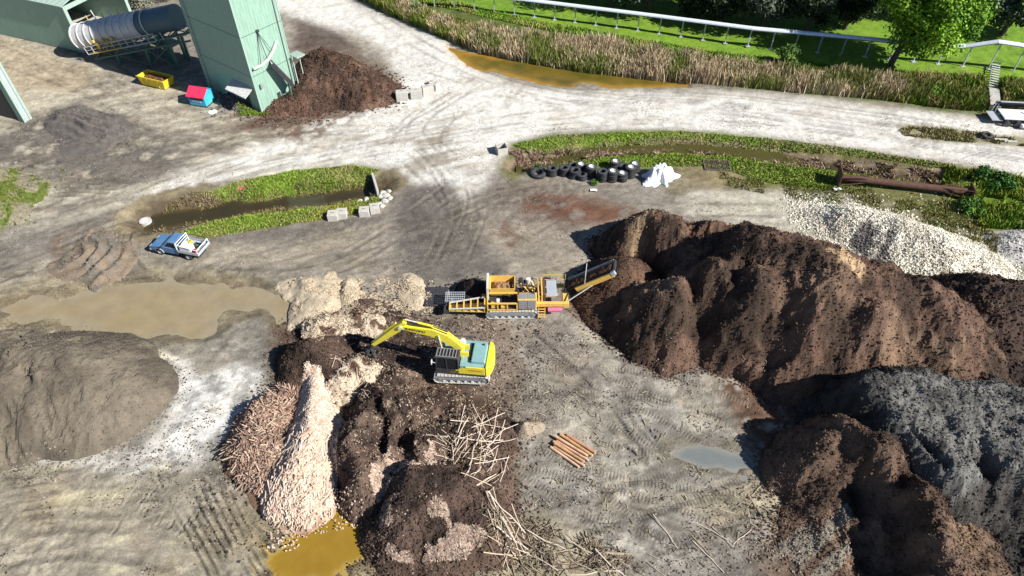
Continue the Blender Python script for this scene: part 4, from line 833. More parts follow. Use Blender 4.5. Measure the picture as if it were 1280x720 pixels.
# grapple: rotator, head and five curved tines
g0 = at_; gr = MB().cyl(g0+Vector((0,-.25,0)), g0+Vector((0,.25,0)), .12, n=12).cyl(g0+Vector((-.12,0,0)), g0+Vector((-.25,0,-.55)), .2, n=14).build('grapple', M['dark'], ex)
for k in range(5):
    t = 2*math.pi*k/5+.4; dx, dy = math.cos(t), math.sin(t); c0 = g0+Vector((-.25,0,-.5)); tm = MB()
    pp = [c0, c0+Vector((dx*.45,dy*.45,-.1)), c0+Vector((dx*.62,dy*.62,-.5)), c0+Vector((dx*.4,dy*.4,-.85)), c0+Vector((dx*.12,dy*.12,-1.0))]
    for a, b, w1 in zip(pp[:-1], pp[1:], (.16,.15,.12,.08)): tm.bar(a, b, w1*1.5, w1)
    tm.build('tine', M['dark'], gr)
# ---- screening machine; local x along the machine
sc0 = P(640, 391, 0.45)
sc = empty('screening_machine', (sc0.x, sc0.y+.95, .05), math.radians(0.5), 'yellow tracked screening machine with conveyor arm loaded with mulch, working at the large pile', 'screening machine')
for sy in (-1, 1): crawler(sc, 4.35, .86, .5, 0, sy*1.05, pads=36)
MB().box(-2.6, 3.9, -.7, -.5, .75, 1.05).box(-2.6, 3.9, .5, .7, .75, 1.05).box(-1.6, 1.6, -.7, .7, .45, .75).build('chassis', M['yel_dull'], sc, bevel=.02)
MB().box(-2.0, 1.0, -1.15, 1.35, 1.0, 1.1).build('deck_plate', M['dark'], sc)
en = MB().box(.45, 2.05, -1.2, -.35, 1.1, 2.25).build('engine_housing', M['yel_sc'], sc, bevel=.04)
gl = MB().box(.56, 1.22, -1.235, -1.2, 1.2, 2.15).box(1.28, 1.94, -1.235, -1.2, 1.2, 2.15); gl.box(.56,1.22,-1.1,-.45,2.25,2.28).box(1.28,1.94,-1.1,-.45,2.25,2.28)
gl.build('radiator_grille', M['grey_steel'], en)
MB().box(.5, .58, -.6, -.5, 2.25, 2.6).build('beacon_post', M['dark'], en); MB().cyl((1.8,-.5,2.25),(1.8,-.5,2.8),.07,n=10).build('exhaust_pipe', M['dark'], en)
# feed hopper: tapered open box with worn sides and a load
def open_box(x0,x1,y0,y1,z0,z1,fl,t=.06):
    mb = MB()
    for (a, b) in (((x0,y0),(x1,y0)), ((x1,y0),(x1,y1)), ((x1,y1),(x0,y1)), ((x0,y1),(x0,y0))):
        cx_, cy_ = (x0+x1)/2, (y0+y1)/2
        def fo(p, f, z): return (cx_+(p[0]-cx_)*f, cy_+(p[1]-cy_)*f, z)
        i = [fo(a,1,z0), fo(b,1,z0), fo(b,fl,z1), fo(a,fl,z1)]
        o_ = [fo(a,1+t,z0), fo(b,1+t,z0), fo(b,fl+t,z1), fo(a,fl+t,z1)]
        mb.add(i+o_, [(0,1,2,3),(4,7,6,5),(3,2,6,7),(0,4,5,1),(0,3,7,4),(1,5,6,2)])
    return mb
hp = open_box(-1.75, .1, .1, 1.45, 1.5, 2.35, 1.12).build('feed_hopper', M['yel_sc'], sc)
MB().box(-2.15,-1.95, -.1, 1.75, 1.1, 2.5).build('hopper_end_plate', M['pale_steel'], hp, bevel=.02)
def lump(x0,x1,y0,y1,z,amp,n=26,seed=0,dome=.3):
    X, Y = np.meshgrid(np.linspace(x0,x1,n), np.linspace(y0,y1,n)); e = np.minimum.reduce([X-x0, x1-X, Y-y0, y1-Y]); d = np.clip(e/((y1-y0)*.4), 0, 1)
    Z = z+dome*np.sin(d*1.57)+(fbm(X.ravel(), Y.ravel(), .25, 3, seed).reshape(X.shape)-.5)*amp*np.clip(d*4,0,1)
    Qi = np.arange(n*n).reshape(n,n); return np.stack([X.ravel(),Y.ravel(),Z.ravel()],1), np.stack([Qi[:-1,:-1],Qi[:-1,1:],Qi[1:,1:],Qi[1:,:-1]],-1).reshape(-1,4)
def load(parent, x0,x1,y0,y1,z,amp,dome,c,name='mulch_load',seed=3,n=26,Mx=None,mat='mulch'):
    V, Fq = lump(x0,x1,y0,y1,z,amp,n,seed,dome)
    if Mx is not None: V = np.array([tuple(Mx @ Vector(v)) for v in V])
    cc = A(*c)[None]*(0.6+0.8*vn(V[:,0]*8, V[:,1]*8, seed))[:,None]; o = np_mesh(name, V, Fq, M[mat], cc); o.parent = parent; return o
load(hp, -1.7, .05, .15, 1.4, 1.75, .35, .35, (170,132,98), seed=8)
# mixed machinery behind the engine
mg = MB()
rr = random.Random(4)
for i in range(26):
    x = rr.uniform(.3,2.0); y_ = rr.uniform(-.2,1.35); z_ = rr.uniform(1.1,2.1); s = rr.uniform(.08,.26)
    if i % 2: mg.box(x, x+s*1.6, y_, y_+s, z_, z_+s)
    else: mg.cyl((x,y_,z_), (x+rr.uniform(-.5,.5), y_+rr.uniform(-.4,.4), z_+rr.uniform(-.2,.4)), s*.32, n=10)
mg.box(.2,2.1,-.25,1.3,1.02,1.15).build('hydraulic_drive', M['dark'], sc, bevel=.01)
m2 = MB()
for i in range(18):
    x = rr.uniform(.1,2.0); y_ = rr.uniform(-.2,1.4); z_ = rr.uniform(1.3,2.2); m2.bar((x,y_,z_), (x+rr.uniform(-.5,.5),y_+rr.uniform(-.5,.5),z_+rr.uniform(-.4,.4)), rr.uniform(.05,.14))
m2.build('brackets', M['yel_sc'], sc); MB().cyl((1.4,1.0,1.9),(1.4,1.0,2.5),.22,n=16).build('air_filter', M['pale_steel'], sc)
MB().cyl((.75,1.1,1.9),(.75,1.1,2.4),.2,n=16).build('oil_tank', M['dark'], sc)
# under-screen frame, left, with ladder of posts
fr_ = MB()
for x in (-2.05,-1.2,-.4,.4): fr_.bar((x,-1.15,.9),(x,-1.15,1.75),.1)
fr_.bar((-2.1,-1.15,1.75),(.45,-1.15,1.75),.12).bar((-2.1,-1.15,1.0),(.45,-1.15,1.0),.1).bar((-2.1,.0,1.8),(.45,.0,1.8),.12).bar((-2.05,-1.15,1.75),(-2.05,0,1.8),.1)
fr_.build('side_frame', M['yel_sc'], sc, bevel=.01)
MB().box(-1.75,-1.3,-1.1,-.7,1.1,1.55).build('control_box', M['yel_sc'], sc, bevel=.03); MB().box(-.95,-.5,-1.12,-.8,1.1,1.4).build('control_box', M['yel_sc'], sc, bevel=.03)
MB().box(-1.3,-1.05,-.9,-.65,1.5,1.85).build('battery_box', M['white'], sc, bevel=.02)
# tail: ribbed bed on the left
tb = MB(); x0, x1 = -5.3, -2.25
tb.prism([(x0,-.95),(x1,-1.1),(x1,.05),(x0,-.25)], .62, .68, 'z')
tail = tb.build('tail_bed', M['yel_dull'], sc)
for k in range(6):
    x = x0+.05+(x1-x0-.1)*k/5; f = k/5; y0_, y1_ = -.95-.15*f, -.25+.3*f
    MB().box(x-.05, x+.05, y0_, y1_, .66, 1.0+.25*f).build('rib', M['yel_sc'], tail)
MB().bar((x0,-.95,.9),(x1,-1.1,1.2),.1).bar((x0,-.25,.95),(x1,.08,1.3),.1).build('bed_rail', M['pale_steel'], tail)
gd = MB()
for i in range(11): gd.bar((-5.65+i*.16,-.1,1.0),(-5.65+i*.16,.95,1.0),.035)
for j in range(5): gd.bar((-5.7,-.1+j*.26,1.0),(-4.0,-.1+j*.26,1.0),.04)
for x in (-5.6,-4.1): gd.bar((x,.0,.0),(x,.0,1.0),.06).bar((x,.9,0),(x,.9,1.0),.06)
gd.build('wire_grid', M['galv'], sc)
MB().prism([(-5.75,-1.0),(-5.3,-.95),(-5.3,-.25),(-5.75,-.4)], .4, .75, 'z').build('tail_pulley', M['dark'], sc)
# right: discharge frame, grey plate, railing, ladder
MB().box(2.15,2.3,-.75,1.35,1.1,2.2).box(2.42,2.55,-.75,1.35,1.1,2.35).build('cross_plate', M['yel_sc'], sc, bevel=.02)
rust_ = MB().box(2.6,2.8,-.7,1.35,1.4,2.3).build('side_bar', M['rust'], sc)
MB().box(2.9,3.75,-.55,1.3,1.95,2.02).build('cover_plate', M['galv'], sc, bevel=.02)
MB().box(2.05,4.75,-1.0,-.72,1.15,1.55).box(4.3,4.75,-1.0,1.1,1.0,1.25).build('lower_frame', M['yel_sc'], sc, bevel=.03)
rl = MB()
for x in (2.6,3.4,4.2,4.6): rl.bar((x,1.75,1.0),(x,1.75,2.2),.05)
for z_ in (1.65,2.2): rl.bar((2.6,1.75,z_),(4.6,1.75,z_),.06)
rl.box(2.5,4.7,1.4,1.9,.98,1.02)
rl.build('railing', M['yel_dull'], sc)
ld = MB()
for x in (2.2,2.75): ld.bar((x,-1.4,.2),(x,-1.15,1.2),.06)
for k in range(4): ld.bar((2.2,-1.38+k*.06,.35+k*.25),(2.75,-1.38+k*.06,.35+k*.25),.06)
ld.build('ladder', M['yel_sc'], sc)
MB().cyl((3.0,-.95,.8),(4.2,-.95,.8),.2,n=14).box(3.1,3.9,-1.1,-.8,.6,.95).build('pink_drum_motor', M['pink'], sc, bevel=.02)
# discharge conveyor
ci = (Matrix.Translation(sc.location) @ Matrix.Rotation(sc.rotation_euler.z,4,'Z')).inverted()
c0 = ci @ P(708, 358, 1.5); c1 = ci @ P(768, 333, 4.4)
cv_ = (c1-c0); cl = cv_.length; ux = cv_.normalized(); uy = Vector((0,0,1)).cross(ux).normalized(); uz = ux.cross(uy)
CM = Matrix.Translation(c0) @ Matrix((ux,uy,uz)).transposed().to_4x4()
conv = MB().box(0,cl,-.62,.62,-.03,.03,CM).cyl(CM@Vector((cl,-.66,0)),CM@Vector((cl,.66,0)),.16,n=14).cyl(CM@Vector((0,-.66,0)),CM@Vector((0,.66,0)),.16,n=14).build('conveyor_belt', M['dark'], sc)
load(conv, .1, cl-.1, -.5, .5, .05, .2, .22, (98,74,58), n=34, seed=12, Mx=CM)
MB().box(1.0,cl-.1,-.86,-.70,-.35,.12,CM).build('side_beam', M['yel_sc'], conv, bevel=.02)
MB().box(.2,cl-.05,.70,.78,-.3,.14,CM).build('far_side_beam', M['pale_steel'], conv)
MB().box(cl-.25,cl+.12,-.9,-.66,-.2,.2,CM).build('head_motor', M['galv'], conv, bevel=.03)
cs = MB()
a = CM@Vector((cl*.55,-.78,-.3)); b = CM@Vector((cl*.55,.74,-.3)); cs.bar(a, (4.2,-.8,1.2), .07).bar(b, (4.2,.8,1.2), .07)
h1 = CM@Vector((cl*.42,-.76,.1)); h2 = CM@Vector((cl*.42,.76,.1)); cs.bar(h1, h1+Vector((0,0,.9)), .05).bar(h2, h2+Vector((0,0,.9)), .05).bar(h1+Vector((0,0,.9)), h2+Vector((0,0,.9)), .05)
cs.build('conveyor_strut', M['pinkred'] if False else M['pale_steel'], conv)
# ---- ute with flat tray; local +x is the front
fa = P(202, 318, 0); ra = P(238, 325, 0); hd_ = math.atan2(fa.y-ra.y, fa.x-ra.x)
uc = (fa+ra)/2; off = Vector((math.sin(hd_), -math.cos(hd_), 0))*-.78
if off.y < 0: off = -off
ut = empty('pickup_truck', (uc.x+off.x, uc.y+off.y, .02), hd_, 'small blue pickup with a silver tray carrying a white tank, parked beside the reedy drain', 'pickup truck')
WBS = 2.95
def side_body(prof_, y0_, y1_): return MB().prism(prof_, y0_, y1_, 'y')
body = MB().prism([(2.35,.42),(2.42,.62),(2.38,.86),(2.2,.98),(1.12,1.10),(.95,1.12),(-.55,1.12),(-.55,.42)], -.84, .84, 'y').build('body', M['bluecar'], ut, bevel=.06)
cabv = [(1.12,-.78,1.10),(1.12,.78,1.10),(.40,.66,1.70),(.40,-.66,1.70),(-.42,-.66,1.72),(-.42,.66,1.72),(-.55,.78,1.10),(-.55,-.78,1.10)]
cabm = MB().add(cabv, [(0,1,2,3),(3,2,5,4),(4,5,6,7),(0,3,4,7),(1,6,5,2),(0,7,6,1)]).build('cab', M['bluecar'], ut, bevel=.05)
def quadlerp(q, a0, a1, b0, b1, offn=.015):
    q = [Vector(p) for p in q]; f = lambda a, b: q[0].lerp(q[1], a).lerp(q[3].lerp(q[2], a), b)
    p = [f(a0,b0), f(a1,b0), f(a1,b1), f(a0,b1)]; nn = (p[1]-p[0]).cross(p[3]-p[0]).normalized()
    cen = Vector((0.2,0,1.35)); nn = nn if nn.dot(p[0]-cen) > 0 else -nn
    return MB().add([tuple(x+nn*offn) for x in p]+[tuple(x-nn*.03) for x in p], [(0,1,2,3),(7,6,5,4),(0,4,5,1),(1,5,6,2),(2,6,7,3),(3,7,4,0)])
quadlerp([cabv[0],cabv[1],cabv[2],cabv[3]], .06,.94,.08,.92).build('windscreen', M['glass'], cabm)
quadlerp([cabv[7],cabv[0],cabv[3],cabv[4]], .10,.80,.10,.86).build('side_window', M['glass'], cabm)
quadlerp([cabv[6],cabv[1],cabv[2],cabv[5]], .10,.80,.10,.86).build('side_window', M['glass'], cabm)
quadlerp([cabv[7],cabv[6],cabv[5],cabv[4]], .12,.88,.2,.85).build('rear_window', M['glass'], cabm)
MB().box(-.5,.9,-.865,-.835,.5,1.0).build('door', M['silver'], ut, bevel=.02)
MB().box(2.36,2.5,-.86,.86,.4,.62).build('bumper', M['silver'], ut, bevel=.04)
MB().prism([(2.42,.66),(2.40,.84),(2.34,.84),(2.36,.66)], -.35,.35,'y').build('grille', M['dark'], ut)
for sy in (-1,1): MB().box(2.3,2.44,sy*.62-.18,sy*.62+.18,.68,.86).build('headlight', M['white'], ut, bevel=.03)
for sy in (-1,1): MB().box(.85,1.0,sy*.98-.1,sy*.98+.1,1.15,1.32).build('wing_mirror', M['dark'], ut, bevel=.02)
tray = MB().box(-2.75,-.62,-.9,.9,.80,.88).build('tray', M['silver'], ut)
ts = MB().box(-2.75,-.62,-.93,-.89,.84,1.14).box(-2.75,-.62,.89,.93,.84,1.14).box(-2.79,-.2-2.55,-.93,.93,.84,1.14)
ts.build('tray_side', M['silver'], tray, bevel=.01)
hb = MB(); 
for sy in (-.86,.86): hb.bar((-.62,sy,.85),(-.62,sy,1.75),.06)
for z_ in (1.2,1.48,1.75): hb.bar((-.62,-.86,z_),(-.62,.86,z_),.05)
hb.build('headboard', M['white'], ut)
rk = MB()
for sy in (-.86,.86): rk.bar((-2.72,sy,.85),(-2.72,sy,1.45),.05)
rk.bar((-2.72,-.9,1.45),(-2.72,.9,1.45),.07).bar((-2.72,.86,1.45),(-.62,.86,1.7),.05)
rk.build('rear_rack', M['white'], ut)
whe = []
for x in (-1.5, 1.48):
    for sy in (-1, 1):
        Mw = Matrix.Translation((x, sy*.76, .36)) @ Matrix.Rotation(math.pi/2, 4, 'X')
        wl = MB().lathe([(.20,-.11),(.34,-.11),(.36,-.08),(.36,.08),(.34,.11),(.20,.11)], 22, Mw, close=True).build('wheel', M['rubber'], ut, smooth=True)
        MB().lathe([(0,-.05),(.19,-.07),(.215,-.1),(.215,.1),(.19,.07),(0,.05)], 20, Mw).build('rim', M['rimw'], wl, smooth=True)
MB().box(-2.5,2.2,-.5,.5,.34,.46).build('chassis', M['dark'], ut)
# flared arches read pale on the near side
ar = MB()
for i in range(8):
    t0 = math.pi*i/8; t1 = math.pi*(i+1)/8; ar.bar((1.48+.43*math.cos(t0),.86,.38+.43*math.sin(t0)),(1.48+.43*math.cos(t1),.86,.38+.43*math.sin(t1)),.07).bar((1.48+.43*math.cos(t0),-.86,.38+.43*math.sin(t0)),(1.48+.43*math.cos(t1),-.86,.38+.43*math.sin(t1)),.07)
ar.build('wheel_arch', M['silver'], ut)
near = -1 if (Matrix.Rotation(hd_,3,'Z') @ Vector((0,-1,0))).y < 0 else 1
def on_ute(x, y_, z_): return Matrix.Translation(ut.location) @ Matrix.Rotation(hd_,4,'Z') @ Vector((x, y_, z_))
def solo(name, mb, mat, loc, rz, label, cat, bevel=.03, group=None, smooth=False):
    o = mb.build(name, M[mat], None, loc, (0,0,rz), bevel=bevel, smooth=smooth); return tag(o, label, cat, group)
tk = solo('water_tank', MB().box(-.62,.55,-.38,.38,0,.62), 'white', on_ute(-1.35,near*.45,.885), hd_, 'white rectangular plastic tank on the near side of the pickup tray', 'tank', .14)
MB().cyl((0,0,.6),(0,0,.67),.13,n=14).build('lid', M['white'], tk)
jc = solo('fuel_can', MB().box(-.18,.18,-.13,.13,0,.4), 'red', on_ute(-2.3,near*.55,.885), hd_+.3, 'red fuel can at the tail of the pickup tray', 'fuel can', .05)
MB().bar((-.1,0,.44),(.1,0,.44),.03).bar((-.1,0,.38),(-.1,0,.45),.03).bar((.1,0,.38),(.1,0,.45),.03).build('handle', M['red'], jc)
dr = solo('drum', MB().lathe([(0,0),(.17,0),(.18,.03),(.18,.42),(.17,.45),(0,.45)], 18), 'yellow', on_ute(-1.25,-near*.35,.885), 0, 'small yellow drum behind the white tank on the pickup tray', 'drum', 0, smooth=True)
MB().lathe([(.05,.45),(.05,.49),(0,.49)], 10).build('cap', M['dark'], dr)
hsr = solo('hose_reel', MB().lathe([(.08,0),(.24,0),(.24,.05),(.1,.05),(.1,.3),(.24,.3),(.24,.35),(.08,.35)], 18), 'white', on_ute(-.88,-near*.1,.885), 0, 'white round reel against the headboard of the pickup tray', 'reel', 0, smooth=True)
MB().lathe([(.1,.06),(.2,.09),(.2,.26),(.1,.29)], 18).build('hose', M['ltblue'], hsr, smooth=True)
tb_ = solo('tool_crate', open_box(-.3,.3,-.22,.22,0,.3,1.06), 'dark', on_ute(-2.05,-near*.2,.885), hd_, 'dark open crate of tools on the far side of the pickup tray', 'crate', 0)
MB().box(-.26,.26,-.18,.18,.02,.12).build('contents', M['green_steel'], tb_)
# ================================================================ BUILDINGS AND SITE THINGS
def wframe(o3, ax):   # world matrix with local x along ax (2d), z up
    ax = Vector((ax[0], ax[1], 0)).normalized(); return Matrix.Translation(o3) @ Matrix((ax, Vector((-ax.y, ax.x, 0)), Vector((0,0,1)))).transposed().to_4x4()
def rz_of(ax): return math.atan2(ax[1], ax[0])
def ribbed(mb, x0, x1, z0, z1, y, outdir, step=.35, d=.035):
    """vertical ribs standing proud of a wall lying in the local x-z plane at y"""
    n = int((x1-x0)/step)
    for i in range(1, n): x = x0+(x1-x0)*i/n; mb.box(x-.05, x+.05, min(y, y+outdir*d), max(y, y+outdir*d), z0, z1)
# ---- tower: local x from A towards B (left), local -y... the shaded face lies along x at y=0, building behind at +n
tA = P(328,142); tB = P(262,110); axv = (tB-tA); tw = axv.length; TDp = 5.6
trz = rz_of((-axv.x, -axv.y))      # local +x runs from B to A so local -y faces the camera
tow = empty('processing_tower', tB, trz, 'tall green metal clad tower with an outside chute over a brown heap', 'tower')
HT = 19.0
wl = MB().box(0,tw,0,.12,0,HT).box(0,.12,.12,TDp,0,HT).box(tw-.12,tw,.12,TDp,0,HT).box(.12,tw-.12,TDp-.12,TDp,0,HT)
rb_ = wl; 
for i in range(1, 24): x = tw*i/24; rb_.box(x-.02,x+.02,-.012,0,0,HT)
for i in range(1, 14): y_ = TDp*i/14; rb_.box(tw,tw+.012,y_-.02,y_+.02,0,HT)
wl.build('wall', M['green'], tow)
MB().box(-.1,tw+.1,-.1,TDp+.1,HT,HT+.25).build('roof', M['green'], tow)
for (cx_, cy_) in ((tw,-.0),(tw,TDp),(0,-.0)): MB().box(cx_-.04,cx_+.05,cy_-.05,cy_+.04,0,HT).build('corner_trim', M['green_trim'], tow)
MB().box(1.0,2.3,-.03,.02,15.6,16.9).build('wall_opening', M['dark'], tow)
dp = MB().cyl((.6,-.12,0),(.6,-.12,HT),.07,n=10).cyl((tw+.12,TDp-.5,0),(tw+.12,TDp-.5,HT),.06,n=10)
for k in range(8): dp.box(.5,.7,-.2,0,1+k*2.2,1.08+k*2.2)
MB().cyl((.6,-.12,0),(.6,-.12,HT),.07,n=10).build('downpipe', M['green_trim'], tow)
MB().cyl((tw+.12,TDp-.5,0),(tw+.12,TDp-.5,HT),.05,n=10).build('conduit', M['grey_steel'], tow)
for k in range(3): MB().box(.02,tw-.02,-.022,-.004,4.6+4.6*k,4.66+4.6*k).build('sheet_joint', M['green_steel'], tow)
for k in range(3): MB().box(tw+.004,tw+.022,.05,TDp-.05,4.6+4.6*k,4.66+4.6*k).build('sheet_joint', M['green_steel'], tow)
MB().box(tw+.02,tw+.3,.6,.9,3.0,3.5).build('junction_box', M['grey_steel'], tow, bevel=.02)
# awning and doorway on the shaded face
aw = MB().add([(5.9,-1.3,2.4),(9.6,-1.3,2.4),(9.6,-.02,3.1),(5.9,-.02,3.1),(5.9,-1.3,2.34),(9.6,-1.3,2.34),(9.6,-.02,3.04),(5.9,-.02,3.04)], [(0,1,2,3),(7,6,5,4),(0,4,5,1),(1,5,6,2),(2,6,7,3),(3,7,4,0)])
for i in range(20): x = 5.95+i*.19; aw.bar((x,-1.28,2.43),(x,-.03,3.13),.06,.03)
aw.build('awning', M['pale_steel'], tow)
MB().box(7.0,8.4,-.05,-.005,0,2.3).build('doorway', M['dark'], tow)
# on the sunlit face (local x = tw, y runs away): curved rail, stays, hatch, mud marks
cr = MB(); 
pts = []
for i in range(13): t = i/12; y_ = .35+3.9*t; pts.append((tw+.25+.25*math.sin(t*3.14), y_, 5.6+1.5*t*t*1.2))
for a, b in zip(pts[:-1], pts[1:]): cr.bar(a, b, .30, .16)
cr.build('curved_rail', M['pale_steel'], tow)
for q in (.25,.5,.8):
    p = pts[int(q*12)]; MB().bar((tw+.03,2.2,9.2), p, .05).build('stay_cable', M['dark'], tow)
MB().box(tw,tw+.2,2.05,2.4,9.1,9.4).build('cable_bracket', M['dark'], tow, bevel=.02)
MB().box(tw+.012,tw+.03,2.6,3.1,.6,1.5).build('hatch', M['dark'], tow)
inv = (Matrix.Translation(tB) @ Matrix.Rotation(trz,4,'Z')).inverted()
a = inv @ P(338,76,4.9); a = Vector((tw+.5, 2.6, 5.5)); b = inv @ P(366,106,2.3)
d = (b-a); cl_ = d.length; ux = d.normalized(); uy = Vector((0,0,1)).cross(ux).normalized(); uz = ux.cross(uy)
KM = Matrix.Translation(a) @ Matrix((ux,uy,uz)).transposed().to_4x4()
ch_ = MB().box(0,cl_,-.42,.42,-.04,.04,KM).build('chute', M['drum'], tow)
MB().box(0,cl_,-.52,-.42,-.22,.2,KM).box(0,cl_,.42,.52,-.22,.2,KM).build('chute_side', M['dark'], ch_)
MB().bar(KM@Vector((cl_*.8,-.45,-.1)), (KM@Vector((cl_*.8,-.45,-.1))).xy.to_3d(), .12).bar(KM@Vector((cl_*.8,.45,-.1)), (KM@Vector((cl_*.8,.45,-.1))).xy.to_3d(), .12).build('chute_leg', M['green_steel'], ch_)
MB().box(tw+.02,tw+1.6,TDp+.3,TDp+1.6,0,.1).bar((tw+.4,TDp,0),(tw+.4,TDp,5),.12).bar((tw+.4,TDp+1,0),(tw+.4,TDp+1,5),.1).box(tw-.2,tw+1.2,TDp+.1,TDp+1.3,4.9,5.05).build('side_stair', M['green_trim'], tow)
# ---- big shed, upper left
sA = P(104,66); w1 = Vector((-14.15,5.7,0)).normalized(); srz = rz_of((-w1.x,-w1.y))   # local +x towards the portal
SL = 26; SW = 9.5; SHt = 6.2
shb = sA+w1*SL
sh = empty('green_shed', shb, srz, 'long green clad shed with an open end holding the rotary drum', 'shed')
MB().box(0,SL,0,.1,0,SHt).box(0,SL,SW-.1,SW,0,SHt).box(0,.1,.1,SW-.1,0,SHt).build('wall', M['green'], sh)
rf = MB().prism([(-.25,SHt),(SW/2,SHt+1.1),(SW+.25,SHt),(SW+.25,SHt+.1),(SW/2,SHt+1.22),(-.25,SHt+.1)], -.2, SL+.15, 'x')
for i in range(30): x = i*SL/30+.4; rf.bar((x,-.22,SHt+.12),(x,SW/2,SHt+1.24),.05,.03).bar((x,SW/2,SHt+1.24),(x,SW+.22,SHt+.12),.05,.03)
rf.build('roof', M['green_trim'], sh)
MB().box(SL,SL+.22,-.1,.35,0,SHt-.02).box(SL,SL+.22,SW-.35,SW+.1,0,SHt-.02).box(SL,SL+.22,.35,SW-.35,SHt-.55,SHt-.02).build('portal_frame', M['green_trim'], sh, bevel=.02)
MB().box(.2,SL-.4,.15,SW-.15,.02,.05).build('floor_slab', M['conc'], sh)
# ---- shed corner at the left edge
qA = P(31,153); f2 = empty('green_wall_end', qA, srz, 'tall narrow end of a green clad building cut by the left edge', 'building')
MB().box(-12,-.02,0,.12,0,9).box(-12,-.02,.75,.87,0,9).box(-12,-11.9,.12,.75,0,9).build('wall', M['green'], f2)
MB().box(-12.2,.2,-.2,1.1,9.0,9.2).build('roof', M['green_trim'], f2)
MB().box(-.02,.16,-.1,.22,0,9).box(-.02,.16,.66,.95,0,9).build('corner_post', M['green_trim'], f2, bevel=.02)
MB().box(-.06,.04,.22,.66,0,9).build('sliding_panel', M['galv'], f2)
MB().box(-9,-.9,-.03,.02,0,7.6).build('doorway', M['dark'], f2)
# ---- rotary drum on its gantry
d0 = P(100,46,2.7); d1 = P(226,20,6.6); dd_ = (d1-d0); DL = dd_.length; ux = dd_.normalized(); uy = Vector((0,0,1)).cross(ux).normalized(); uz = ux.cross(uy)
dg = empty('rotary_drum', Vector((d0.x,d0.y,0)), 0, 'long ringed steel drum sloping up from the shed to the tower on green steelwork', 'rotary screen')
DM = Matrix.Translation(-Vector((d0.x,d0.y,0))) @ Matrix.Translation(d0) @ Matrix((ux,uy,uz)).transposed().to_4x4()
RD = 1.55
dm = MB().cyl((0,0,0),(DL*.62,0,0),RD,n=36,cap=False,M=DM).cyl((.02,0,0),(DL*.6,0,0),RD-.06,n=36,cap=False,M=DM).build('drum', M['drum'], dg, smooth=True)
MB().cyl((DL*.62,0,0),(DL*.97,0,0),RD*.98,n=36,M=DM).build('drum_hood', paint('blue_grey_sheet', (0.07,0.13,0.16), .5, dirt=.3), dg, smooth=True)
for k in range(11):
    x = .05+k*DL*.7/10; MB().lathe([(RD+.01,-.06),(RD+.11,-.06),(RD+.11,.06),(RD+.01,.06)], 36, DM @ Matrix.Translation((x,0,0)) @ Matrix.Rotation(math.pi/2,4,'Y'), close=True).build('ring', M['pale_steel'], dm)
gt = MB()
for sy in (-1,1):
    for zz in (-1.75,-2.6): gt.box(1.5,DL+.6,sy*1.5-.1,sy*1.5+.1,zz-.1,zz+.1,DM)
    n = 9
    for i in range(n):
        x0_, x1_ = 1.5+(DL-1.5)*i/n, 1.5+(DL-1.5)*(i+1)/n; gt.bar(DM@Vector((x0_,sy*1.5,-1.75 if i%2 else -2.6)), DM@Vector((x1_,sy*1.5,-2.6 if i%2 else -1.75)), .1)
for i in range(8): x = 1.7+(DL-2)*i/7; gt.box(x-.08,x+.08,-1.5,1.5,-1.95,-1.75,DM)
gt.build('gantry', M['green_steel'], dg)
hrl = MB()
for i in range(12): x = 1.5+(DL*.75)*i/11; hrl.box(x-.03,x+.03,-2.02,-1.96,-1.7,-.75,DM)
hrl.box(1.5,DL*.77,-2.02,-1.96,-.8,-.74,DM).box(1.5,DL*.77,-2.02,-1.96,-1.25,-1.2,DM); hrl.build('handrail', M['pale_steel'], dg)
MB().box(1.5,DL*.77,-2.05,-1.55,-1.78,-1.72,DM).build('walkway', M['galv'], dg)
for x in (5.0, 9.6, 13.4):
    for sy in (-1.4,1.4):
        t = DM@Vector((min(x,DL-.5),sy,-2.6)); lg = MB().bar(t, (t.x+sy*.0, t.y, 0), .3)
        lg.build('leg', M['green_steel'], dg)
bc = MB()
t1 = DM@Vector((9.6,-1.4,-2.6)); t2 = DM@Vector((13.4,-1.4,-2.6)); bc.bar(t1,(t2.x,t2.y,.3),.14).bar((t1.x,t1.y,.3),t2,.14)
t3 = DM@Vector((5.0,-1.4,-2.6)); bc.bar(t3,(t1.x,t1.y,.3),.12); bc.build('bracing', M['green_steel'], dg)
mt_ = MB()
for i in range(14): 
    x = rr.uniform(2.6,6.5); y_ = rr.uniform(-2.2,-1.7); z_ = rr.uniform(-1.6,-.4); mt_.box(x,x+rr.uniform(.1,.4),y_,y_+rr.uniform(.1,.3),z_,z_+rr.uniform(.1,.5),DM)
mt_.box(2.4,6.8,-2.3,-1.7,-1.7,-1.6,DM).build('drive_gear', M['yel_dull'], dg)
for i in range(5): MB().bar(DM@Vector((1.2+i*1.25,1.65,.1)), DM@Vector((1.2+i*1.25,1.65,1.9+.5*(i%2))), .09).build('post', M['pale_steel'] if i%2 else M['yel_dull'], dg)
# conveyor rack standing in the shade behind
rk_ = empty('support_rack', P(212,72), math.radians(-30), 'green steel rack with diagonal braces standing in shade left of the tower', 'rack')
for x in (-2,2):
    for y_ in (-1,1): MB().bar((x,y_,0),(x*.9,y_,4.2),.25).build('rack_leg', M['green_steel'], rk_)
MB().box(-2.1,2.1,-1.15,1.15,2.1,2.25).build('shelf', M['green_steel'], rk_); MB().bar((-2,-1,.2),(2,-1,4),.12).bar((2,-1,.2),(-2,-1,4),.12).build('bracing', M['green_steel'], rk_)
